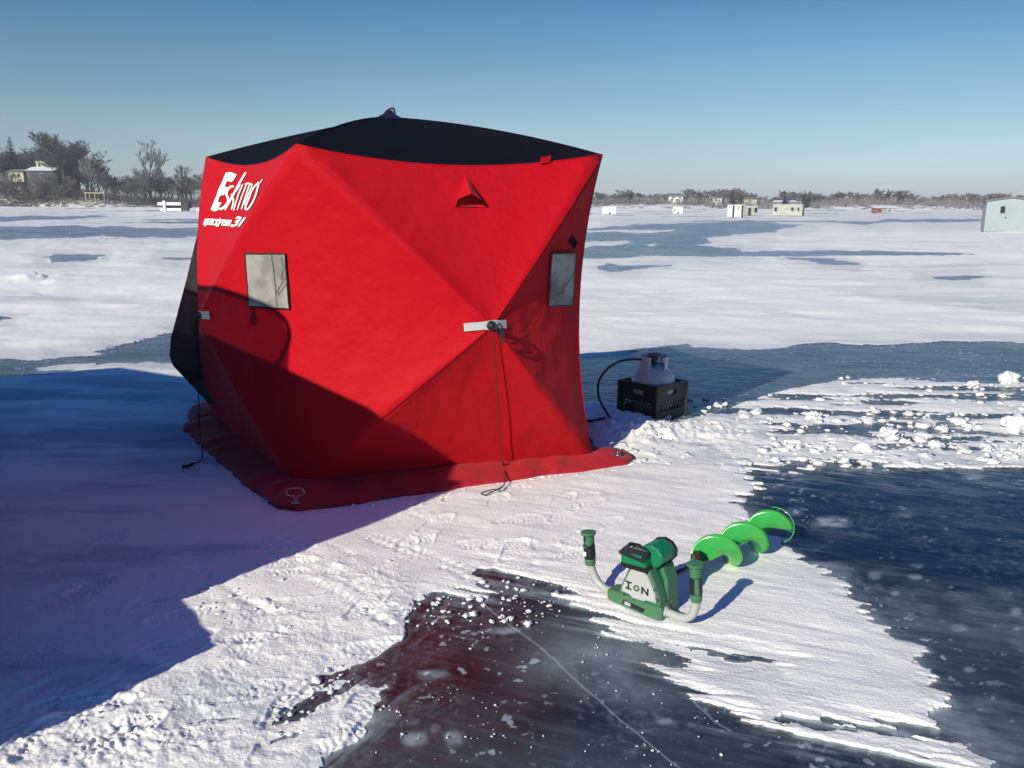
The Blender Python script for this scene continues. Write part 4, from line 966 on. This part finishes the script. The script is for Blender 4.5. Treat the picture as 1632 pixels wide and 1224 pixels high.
def place_tree(key, name, x, dist, ztop_px, label, group, cat='tree', zb=None, parts=True, wscale=1.0, hfn=None, rz=None):
    """stands a tree in photo column x at a distance, its top at row ztop_px"""
    T, C, bm, tm, meshes = SRC[key]; p = at(x, dist); z0_ = hfn(p) if hfn else 0.0
    top = D(x, ztop_px, dist).z; h = top-z0_; h0 = max(v.z for v in C.v); s_ = h/h0
    if 't' not in meshes:
        a_ = T.make('trunk', bm); b__ = C.make('crown', tm); meshes['t'] = a_.data; meshes['c'] = b__.data
        bpy.data.objects.remove(a_); bpy.data.objects.remove(b__)
    root = bpy.data.objects.new(name, None if parts else meshes['all']) if parts else None
    root = bpy.data.objects.new(name, None); COL.objects.link(root); root.location = (p.x,p.y,z0_); root.rotation_euler = (0,0,rz if rz is not None else random.uniform(0,6.28)); root.scale = (s_*wscale,s_*wscale,s_)
    tag(root, label, cat, group)
    for nm, k in (('trunk','t'),('crown','c')):
        c = bpy.data.objects.new(nm, meshes[k]); COL.objects.link(c); c.parent = root
    return root
for k in range(3): tree_src('oak%d'%k, 'bark', 'twig', grow(11+k, 14, 0.85, 5, (7,5,4,4,3), 0.30, tw=0.06))
for k in range(2): tree_src('elm%d'%k, 'bark', 'twigg', grow(31+k, 16, 0.55, 5, (6,5,4,3,3), 0.26, tw=0.06, upright=0.8))
for k in range(2): tree_src('brn%d'%k, 'bark', 'twigb', grow(41+k, 9, 0.75, 5, (7,5,4,3,2), 0.16, tw=0.06))
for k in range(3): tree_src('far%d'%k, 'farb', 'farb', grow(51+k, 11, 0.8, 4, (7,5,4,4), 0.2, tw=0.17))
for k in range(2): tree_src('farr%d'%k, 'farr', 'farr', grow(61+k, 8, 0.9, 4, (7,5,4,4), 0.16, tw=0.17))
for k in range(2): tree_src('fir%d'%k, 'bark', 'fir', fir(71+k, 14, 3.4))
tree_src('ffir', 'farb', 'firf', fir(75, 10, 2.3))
def hl(p): d_ = math.hypot(p.x,p.y); t = 816+F*p.x/p.y; base = at(t, DL+6*math.sin(t/40.0)); return hill_h(p.x,p.y,max(0,d_-math.hypot(base.x,base.y)))-0.2
def hf(p): t = 816+F*p.x/p.y; base = at(t, DR_+8*math.sin(t/60.0)); return far_h(p.x,p.y,max(0,math.hypot(p.x,p.y)-math.hypot(base.x,base.y)))-0.2
LT = [('fir0','conifer_tree',26,306,219,'dark pointed evergreen tree at the far left of the hilltop',1.25),
      ('oak0','bare_tree',90,322,207,'tallest dark leafless tree on the left hill, with wide spreading crown',1.25),
      ('oak1','bare_tree',128,312,232,'dark leafless tree just right of the cream house on the hill',1.3),
      ('elm0','bare_tree',243,300,222,'tall pale leafless tree with open fan of branches above the left shore',1.15),
      ('brn0','bare_tree',215,286,283,'dark broad leafless tree with forked trunk near the waterline',1.2),
      ('fir1','conifer_tree',74,318,236,'dark evergreen tree standing behind the cream house',1.0),
      ('elm1','bare_tree',299,305,262,'leafless tree nearest the red shelter on the left shore',1.2)]
for k, nm, x, d_, yt, lab, ws in LT: place_tree(k, nm, x, d_, yt, lab, GL, hfn=hl, wscale=ws)
rr = random.Random(5)
def skyline(x):
    P_ = [(-300,225),(-60,232),(0,222),(30,238),(55,226),(90,214),(140,232),(165,252),(200,268),(225,262),(262,256),(300,268),(335,278),(420,285)]
    for (a,b),(c,d_) in zip(P_[:-1],P_[1:]):
        if a <= x <= c: return b+(d_-b)*(x-a)/(c-a)
    return 270
for k in range(78):
    x = -120+k*6.0+rr.uniform(-4,4); yt = skyline(x)+rr.uniform(0,34); dk = rr.choice(['oak0','oak1','oak2'] if x < 150 else ['brn0','brn1','elm1','elm0','oak2'])
    if 15 < x < 105 and yt < 268: dd_ = rr.uniform(318,336)
    else: dd_ = rr.uniform(290,330)
    lab = 'dark leafless tree among the crowded trees of the left hill' if x < 150 else 'grey brown leafless tree in the thicket along the left shore'
    place_tree(dk, 'bare_tree', x, dd_, yt, lab, 'crowded trees of the left hill' if x < 150 else 'thicket trees along the left shore', hfn=hl, wscale=rr.uniform(1.1,1.7))
for k in range(16):
    x = 8+k*7.2+rr.uniform(-3,3)
    place_tree(rr.choice(['brn0','brn1','elm1']), 'bare_tree', x, rr.uniform(286,296), rr.uniform(270,296), 'low brown leafless tree on the slope in front of the hill houses', 'low trees in front of the hill houses', hfn=hl, wscale=rr.uniform(1.0,1.6))
# undergrowth on the left bank: nobody could count it
mb = MB()
for k in range(2600):
    x = rr.uniform(-140,345); d_ = rr.uniform(281,318); p = at(x,d_)
    if 60 < x < 160 and d_ < 286 and rr.random() < .6: continue
    z = hl(p); hh = rr.uniform(.8,3.2)*(0.5 if d_ < 288 else 1.0)
    for j in range(5):
        q = V((rr.uniform(-1,1),rr.uniform(-1,1),0))*hh*0.5; mb.tube([(p.x,p.y,z), (p.x+q.x*.5,p.y+q.y*.5,z+hh*.6),(p.x+q.x,p.y+q.y,z+hh*rr.uniform(.8,1.1))], [0.06,0.045,0.02], 3, caps=False)
mb.make('underbrush', 'twigb', None, kind='stuff')['label'] = 'tangled brown brush covering the left bank'
# far right shore
def sky2(x):
    P_ = [(430,300),(900,302),(950,306),(975,302),(1000,301),(1035,308),(1060,306),(1085,304),(1110,300),(1160,298),(1190,303),(1225,311),(1250,303),(1275,303),(1300,308),(1340,305),(1365,306),(1400,300),(1435,304),(1470,312),(1500,309),(1530,306),(1580,307),(1632,312),(2600,308)]
    for (a,b),(c,d_) in zip(P_[:-1],P_[1:]):
        if a <= x <= c: return b+(d_-b)*(x-a)/(c-a)
    return 305
for k in range(200):
    x = 925+k*3.8+rr.uniform(-3,3); yt = sky2(x)+rr.uniform(-1,12); d_ = rr.uniform(412,445)
    red_ = x > 1490 or rr.random() < .15
    key = rr.choice(['farr0','farr1']) if red_ else rr.choice(['far0','far1','far2'])
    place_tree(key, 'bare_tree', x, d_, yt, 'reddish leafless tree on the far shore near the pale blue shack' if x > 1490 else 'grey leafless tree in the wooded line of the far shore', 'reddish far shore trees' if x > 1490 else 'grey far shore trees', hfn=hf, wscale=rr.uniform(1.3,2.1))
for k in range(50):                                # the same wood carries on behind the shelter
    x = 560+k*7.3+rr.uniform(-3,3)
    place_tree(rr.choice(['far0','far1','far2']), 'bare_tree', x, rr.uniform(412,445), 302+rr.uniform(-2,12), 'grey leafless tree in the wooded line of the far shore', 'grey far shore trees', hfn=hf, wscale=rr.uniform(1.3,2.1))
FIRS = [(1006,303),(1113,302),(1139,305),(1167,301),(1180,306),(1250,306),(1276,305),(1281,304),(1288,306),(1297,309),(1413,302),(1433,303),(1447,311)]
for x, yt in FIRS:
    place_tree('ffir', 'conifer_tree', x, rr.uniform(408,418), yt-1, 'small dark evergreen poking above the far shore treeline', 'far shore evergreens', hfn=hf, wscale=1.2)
mb = MB()
for k in range(3000):
    x = rr.uniform(925,1720); d_ = rr.uniform(404,430); p = at(x,d_); z = hf(p); hh = rr.uniform(.8,3.4)
    for j in range(3):
        q = V((rr.uniform(-1,1),rr.uniform(-1,1),0))*hh*0.5; mb.tube([(p.x,p.y,z),(p.x+q.x,p.y+q.y,z+hh)], [0.12,0.06], 3, caps=False)
for k in range(700):
    x = rr.uniform(560,925); p = at(x,rr.uniform(404,430)); z = hf(p); hh = rr.uniform(.8,3.4)
    q = V((rr.uniform(-1,1),rr.uniform(-1,1),0))*hh*0.5; mb.tube([(p.x,p.y,z),(p.x+q.x,p.y+q.y,z+hh)], [0.12,0.06], 3, caps=False)
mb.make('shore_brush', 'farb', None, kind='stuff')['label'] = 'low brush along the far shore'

# ---------------------------------------------------------------- BUILDINGS ON SHORE
def house(name, label, cat, x0, x1, ybase, ytop, dist, wall, roofm, windows=(), pitch=0.25, depth=7.0, parts_extra=None, flat=False):
    a, b = at(x0,dist), at(x1,dist); z0_, z1_ = D(x0,ybase,dist).z, D(x0,ytop,dist).z; wd = (b-a).length
    t = thing(name, label, cat, ((a.x+b.x)/2,(a.y+b.y)/2,z0_), math.atan2((b-a).y,(b-a).x)); h = z1_-z0_; w2 = wd/2
    mb = MB(); hw = h*(1-pitch) if not flat else h*0.93
    mb.box(-w2,w2,0,depth,-1.5,hw); mb.make('wall', wall, t)
    mb = MB()
    if flat: mb.box(-w2-.15,w2+.15,-.15,depth+.15,hw+.002,h)
    else: mb.prism([(-0.4,hw+.01),(depth+0.4,hw+.01),(depth/2,h)], -w2-.4, w2+.4, 'x')
    mb.make('roof', roofm, t)
    for u0,u1,v0,v1 in windows:
        mb = MB(); mb.box(-w2+wd*u0,-w2+wd*u1,-0.06,0.05,hw*v0,hw*v1); wi = mb.make('window', 'glass', t)
        mb = MB(); f_ = 0.05; X0_,X1_,Z0_,Z1_ = -w2+wd*u0,-w2+wd*u1,hw*v0,hw*v1
        for q in ((X0_-f_,X1_+f_,Z1_,Z1_+f_),(X0_-f_,X1_+f_,Z0_-f_,Z0_),(X0_-f_,X0_,Z0_,Z1_),(X1_,X1_+f_,Z0_,Z1_)): mb.box(q[0],q[1],-0.09,-0.001,q[2],q[3])
        mb.make('frame', 'hutwhite', wi)
    return t
house('house', 'cream walled house with flat top showing above the snowy roof on the left hill', 'house', 64, 96, 270, 257, 306, 'cream', 'snowroof', ((.1,.22,.35,.8),(.8,.92,.3,.75)), flat=True)
house('house', 'dark house front under a snow covered roof on the left hill', 'house', 47, 90, 288, 265, 300, 'hutdark', 'snowroof', ((.05,.12,.4,.85),(.5,.6,.3,.7)), pitch=.3, depth=9)
house('garage', 'small tan outbuilding at the left end of the hill', 'outbuilding', 17, 42, 283, 269, 300, 'cream', 'roofg', ((.3,.5,.1,.7),(.6,.8,.1,.7)), pitch=.35)
house('house', 'white two storey house among trees on the far shore', 'house', 1066, 1088, 320, 308, 411, 'hutwhite', 'roofg', ((.1,.3,.1,.4),(.5,.7,.1,.4),(.2,.4,.6,.85),(.7,.85,.6,.85)), pitch=.4)
house('house', 'small white house high among far shore evergreens', 'house', 1136, 1150, 322, 313, 411, 'hutwhite', 'snowroof', ((.2,.4,.3,.7),(.6,.8,.3,.7)), pitch=.35)
house('house', 'low tan house behind the striped shack on the far shore', 'house', 1186, 1206, 322, 314, 411, 'cream', 'roofg', ((.3,.5,.3,.7),), pitch=.4)
house('house', 'grey house with chimney behind the long shack on the far shore', 'house', 1238, 1284, 327, 319, 411, 'hutgrey', 'snowroof', ((.2,.3,.3,.7),(.7,.8,.3,.7)), pitch=.4)
house('house', 'tiny grey house at left end of the far shore behind the white shack', 'house', 973, 990, 329, 321, 411, 'hutgrey', 'roofg', ((.3,.5,.3,.7),), pitch=.4)
# beach pavilion with flat roof and posts
a, b = at(139,284), at(171,284); t = thing('pavilion', 'open shelter with pale flat roof on posts at the left shoreline', 'pavilion', ((a.x+b.x)/2,a.y,hl(at(155,284))), 0)
w2 = (b-a).length/2; mb = MB(); mb.box(-w2,w2,-1.5,1.5,2.35,2.6); mb.make('roof', 'cream', t)
for sx in (-1,0,1):
    for sy in (-1.2,1.2): mb = MB(); mb.box(sx*(w2-.3)-.08,sx*(w2-.3)+.08,sy-.08,sy+.08,-.3,2.35); mb.make('post', 'post', t)
t = thing('dock_stairs', 'pale wooden steps and railings beside the open shelter on the left shore', 'stairs', tuple(at(183,282,0.2)), 0)
for k in range(4): mb = MB(); mb.box(-2.4+k*.1,2.6-k*.1,k*.5,k*.5+.4,k*.28,k*.28+.22); mb.make('step', 'post', t)
for sx in (-2.4,-.9,.8,2.5): mb = MB(); mb.box(sx-.07,sx+.07,-.1,.05,0,1.9); mb.make('railing_post', 'post', t)

# ---------------------------------------------------------------- ICE SHACKS AND DOCK SECTIONS ON THE LAKE
def shack(label, x0, x1, yb, yt, wall, roofm, depth=2.0, name='ice_shack', gable=False, turn=0.0, wins=(), door=None, stripes=(), skids=True, rooftop=0.06):
    p0 = G(x0, yb); dist = p0.y; a, b = at(x0,dist), at(x1,dist); wd = (b-a).length; h = D((x0+x1)/2,yt,dist).z
    t = thing(name, label, 'ice shack', ((a.x+b.x)/2, dist, 0.0), turn); w2 = wd/2; sc = wd
    mb = MB(); hw = h-rooftop
    if gable:
        mb.prism([(-w2,.05),(w2,.05),(w2,h*.885),(0,h*.975),(-w2,h*.885)], 0, depth); mb.make('wall', wall, t)
        mb = MB(); mb.prism([(-w2-.1,h*.885-.04),(0,h*.975),(w2+.1,h*.885-.04),(w2+.1,h*.885+.03),(0,h*1.0+.02),(-w2-.1,h*.885+.03)][::-1], -.08, depth+.08); mb.xf(Matrix.Translation((0,0,.012))); mb.make('roof', roofm, t)
    else:
        mb.box(-w2,w2,0,depth,.05,hw); mb.make('wall', wall, t)
        mb = MB(); mb.box(-w2-.06,w2+.06,-.06,depth+.06,hw+.003,h); mb.make('roof', roofm, t)
    for (u0,u1,v0,v1) in wins:
        mb = MB(); mb.box(-w2+wd*u0,-w2+wd*u1,-.03,.02,h*v0,h*v1); wi = mb.make('window', 'glass', t)
        mb = MB(); f_ = .035; q0,q1,r0,r1 = -w2+wd*u0,-w2+wd*u1,h*v0,h*v1
        for q in ((q0-f_,q1+f_,r1,r1+f_),(q0-f_,q1+f_,r0-f_,r0),(q0-f_,q0,r0,r1),(q1,q1+f_,r0,r1)): mb.box(q[0],q[1],-.045,-.002,q[2],q[3])
        mb.make('frame', wall, wi)
    if door:
        u0,u1,v0,v1,dm = door; mb = MB(); mb.box(-w2+wd*u0,-w2+wd*u1,-.025,.01,h*v0,h*v1); dr = mb.make('door', dm, t)
        mb = MB(); X_ = -w2+wd*u1-.12; mb.box(X_-.03,X_+.03,-.06,-.026,h*(v0+v1)/2-.04,h*(v0+v1)/2+.04); mb.make('handle', 'blackp', dr)
    for u0,u1,sm__ in stripes: mb = MB(); mb.box(-w2+wd*u0,-w2+wd*u1,-.02,.01,.05,hw-.004); mb.make('wall_panel', sm__, t)
    if skids:
        for sx in (-w2*.8,w2*.8): mb = MB(); mb.box(sx-.06,sx+.06,-.2,depth+.2,-.03,.049); mb.make('skid', 'wood', t)
    return t
shack('large pale blue ice shack with peaked roof at the right edge of the lake view', 1577, 1646, 371, 314, 'hutblue', 'roofg', 3.0, gable=True, turn=R(-25), wins=((.29,.385,.55,.74),), door=(.25,.46,.06,.80,'hutblue'))
shack('plain white box shaped ice shack just right of the red shelter', 963, 982, 342, 329, 'hutwhite', 'hutwhite', 1.8, wins=((.40,.56,.05,.26),), turn=R(4))
shack('small white ice shack with two dark spots below the white far shore house', 1073, 1088, 341, 330, 'hutwhite', 'hutwhite', 1.6, wins=((.12,.24,.45,.68),(.45,.65,.05,.25)), turn=R(-10))
shack('narrow ice shack with dark and white vertical stripes', 1166, 1186, 347, 326, 'hutwhite', 'hutwhite', 2.0, wins=((.48,.56,.65,.85),), stripes=((.09,.24,'hutdark'),(.80,.97,'hutbrown')))
shack('small grey camper shack beside the striped shack', 1189, 1208, 344, 328, 'hutgrey', 'snowroof', 2.2, wins=((.72,.95,.35,.8),), door=(.2,.45,.05,.8,'hutdark'))
shack('long weathered grey ice shack behind snow piles', 1233, 1278, 344, 326, 'hutgrey', 'snowroof', 5.0, turn=R(-22), wins=((.06,.14,.4,.75),(.62,.70,.45,.75),(.84,.89,.45,.75)))
shack('small faded red ice shack far out on the right', 1396, 1412, 340, 331.5, 'hutred', 'roofg', 2.2, wins=((.3,.5,.4,.7),))
shack('small grey shack joined to the right of the faded red one', 1413, 1427, 341, 332, 'hutgrey', 'roofg', 2.0, wins=((.3,.45,.4,.7),))
def dockpile():
    p = G(252,337.5); d_ = p.y; k = d_/F; t = thing('dock_sections', 'stack of white dock sections standing on the snow by the left shore', 'dock', (p.x, d_, 0), 0)
    L_ = 36*k
    mb = MB(); mb.box(0,L_,0,.5,10*k,14.5*k); mb.make('white_float', 'hutwhite', t)
    mb = MB(); mb.box(.3,L_,0,.5,1.5*k,5.5*k); mb.make('white_float', 'hutwhite', t)
    mb = MB(); mb.box(9*k,12.5*k,-.2,-.02,0,17*k); mb.make('upright', 'hutwhite', t)
    mb = MB(); mb.box(L_+.02,L_+11*k,.1,.7,1.5*k,12*k); mb.make('end_panel', 'hutdark', t)
    mb = MB(); mb.box(10*k,L_+10*k,.55,1.8,5.6*k,16*k); mb.make('dark_deck', 'hutdark', t)
dockpile()
p = G(293,337); k = p.y/F
t = thing('picnic_shelter', 'dark open wooden shelter partly hidden behind the red ice shelter', 'shelter', (p.x,p.y+6,0), 0)
mb = MB(); mb.box(0,34*k,0,3,14*k,17*k); mb.make('roof', 'wood', t)
for q in (5,11,30): mb = MB(); mb.box(q*k,q*k+.2,.2,.4,0,14*k); mb.make('post', 'wood', t)
mb = MB(); mb.box(2*k,33*k,-.5,1.5,0.0,4*k); mb.make('snow_covered_deck', 'snowroof', t)

# ---------------------------------------------------------------- SNOW CHUNKS
import bmesh
def ico(sub):
    bm = bmesh.new(); bmesh.ops.create_icosphere(bm, subdivisions=sub, radius=1); v = [x.co.copy() for x in bm.verts]; f = [tuple(x.index for x in q.verts) for q in bm.faces]; bm.free(); return v, f
I2, I1, I3 = ico(2), ico(1), ico(4)
def chunk(mb, c, r_, base, seed, flat=0.75, amp=0.45):
    v, f = base; o_ = V((seed*3.1,seed*1.7,0))
    mb.add([c+V((q.x*r_, q.y*r_, q.z*r_*flat))*(1+amp*mn.noise(q*1.6+o_)+amp*.5*mn.noise(q*4+o_)) for q in v], f)
BIG = [(1607,601,17,'large rounded snow lump near the right edge in the upper trail'),(1550,612,12,'snow lump left of the large rounded one in the upper trail'),(1622,674,24,'large bright snow lump cut by the right edge of the picture'),
       (1414,690,20,'tall snow lump in the middle of the ploughed trail'),(1298,662,14,'snow lump in the ploughed trail behind the auger'),(1490,708,15,'snow lump on the lower ploughed ridge, right side'),
       (1375,712,13,'low snow lump at the left of the lower ploughed ridge'),(1530,672,11,'small snow lump between the ploughed ridges at right'),(1260,712,9,'small snow clod at left end of the ploughed ridge')]
for i, (x, y, r_, lab) in enumerate(BIG):
    g_ = G(x, y+r_*0.5); rm = r_*g_.y/F*0.8; mb = MB(); chunk(mb, V((0,0,rm*0.45)), rm, I3, i+3, 0.75, 0.6)
    mb.v = [V((q.x*1.1,q.y,max(q.z,-0.02))) for q in mb.v]
    o = mb.make('snow_chunk', 'snowc', None, smooth=True); o.location = (g_.x,g_.y,0); tag(o, lab, 'snow lump', 'snow lumps in the ploughed trail')
def scatter(name, label, n, fn, seed):
    r2 = random.Random(seed); mb = MB(); k = 0
    while k < n:
        q = fn(r2)
        if q is None: continue
        x, y, s_ = q; g_ = G(x,y); chunk(mb, V((g_.x,g_.y,s_*0.12+0.004)), s_, I1 if s_ < 0.008 else I2, r2.uniform(0,99), r2.uniform(.35,.65), 0.95); k += 1
    o = mb.make(name, 'snowc', None, smooth=True, kind='stuff'); o['label'] = label
def f1(r2):
    x = r2.uniform(1010,1760); y = r2.gauss(722,14) if r2.random() < .5 else (r2.gauss(670,14) if r2.random() < .6 else r2.gauss(620,9))
    if y < 628-(x-1230)*0.05 and x < 1330 or y < 596 or y > 746: return None
    return x, y, min(0.06, 0.007+abs(r2.gauss(0,0.013))+(0.025 if r2.random() < .05 else 0))
scatter('snow_rubble', 'broken snow rubble along the ploughed trail', 700, f1, 1)
def f2(r2):
    x = r2.uniform(480,1250); y = r2.uniform(930,1224)
    if mn.noise(V((x*.012,y*.02,3))) < 0.05: return None
    return x, y, 0.0013+abs(r2.gauss(0,0.0019))
scatter('ice_crumbs', 'white crumbs of snow strewn over the dark ice', 240, f2, 2)
def f3(r2):
    x = r2.uniform(-60,900); y = r2.gauss(1080,90) if r2.random() < .6 else r2.gauss(960,50)
    if y > 1250 or y < 840 or (x < 300 and y < 1080) or x > 560 and y > 1000: return None
    return x, y, 0.003+abs(r2.gauss(0,0.005))
ring_px = [(399,785),(440,814),(475,820),(522,814),(660,794),(851,765),(948,753),(998,746),(1014,733)]
def f4(r2):
    i = r2.randrange(len(ring_px)-1); t = r2.random(); x = ring_px[i][0]*(1-t)+ring_px[i+1][0]*t; y = ring_px[i][1]*(1-t)+ring_px[i+1][1]*t
    return x+r2.gauss(0,3), y+abs(r2.gauss(0,4))-1.5, 0.003+abs(r2.gauss(0,0.006))
scatter('skirt_edge_snow', 'small clods of snow along the front edge of the red skirt', 230, f4, 6)
scatter('trodden_clods', 'trodden snow clods left of the dark ice', 700, f3, 3)

# ---------------------------------------------------------------- HAZE: thin winter air over the lake
mb = MB(); mb.box(-5300,5300,-5300,5300,-2.0,34.0)
hz = obj('haze', mb.v, mb.f, None, None, False, 'stuff'); hz['label'] = 'thin pale winter haze over the lake'
hm = bpy.data.materials.new('pale_air'); hm.use_nodes = True; ht = hm.node_tree; ht.nodes.remove(ht.nodes['Principled BSDF'])
pv = ht.nodes.new('ShaderNodeVolumePrincipled'); pv.inputs['Color'].default_value = (0.88,0.95,1.0,1); pv.inputs['Density'].default_value = 0.00042
ht.links.new(pv.outputs[0], ht.nodes['Material Output'].inputs['Volume']); hz.data.materials.append(hm)
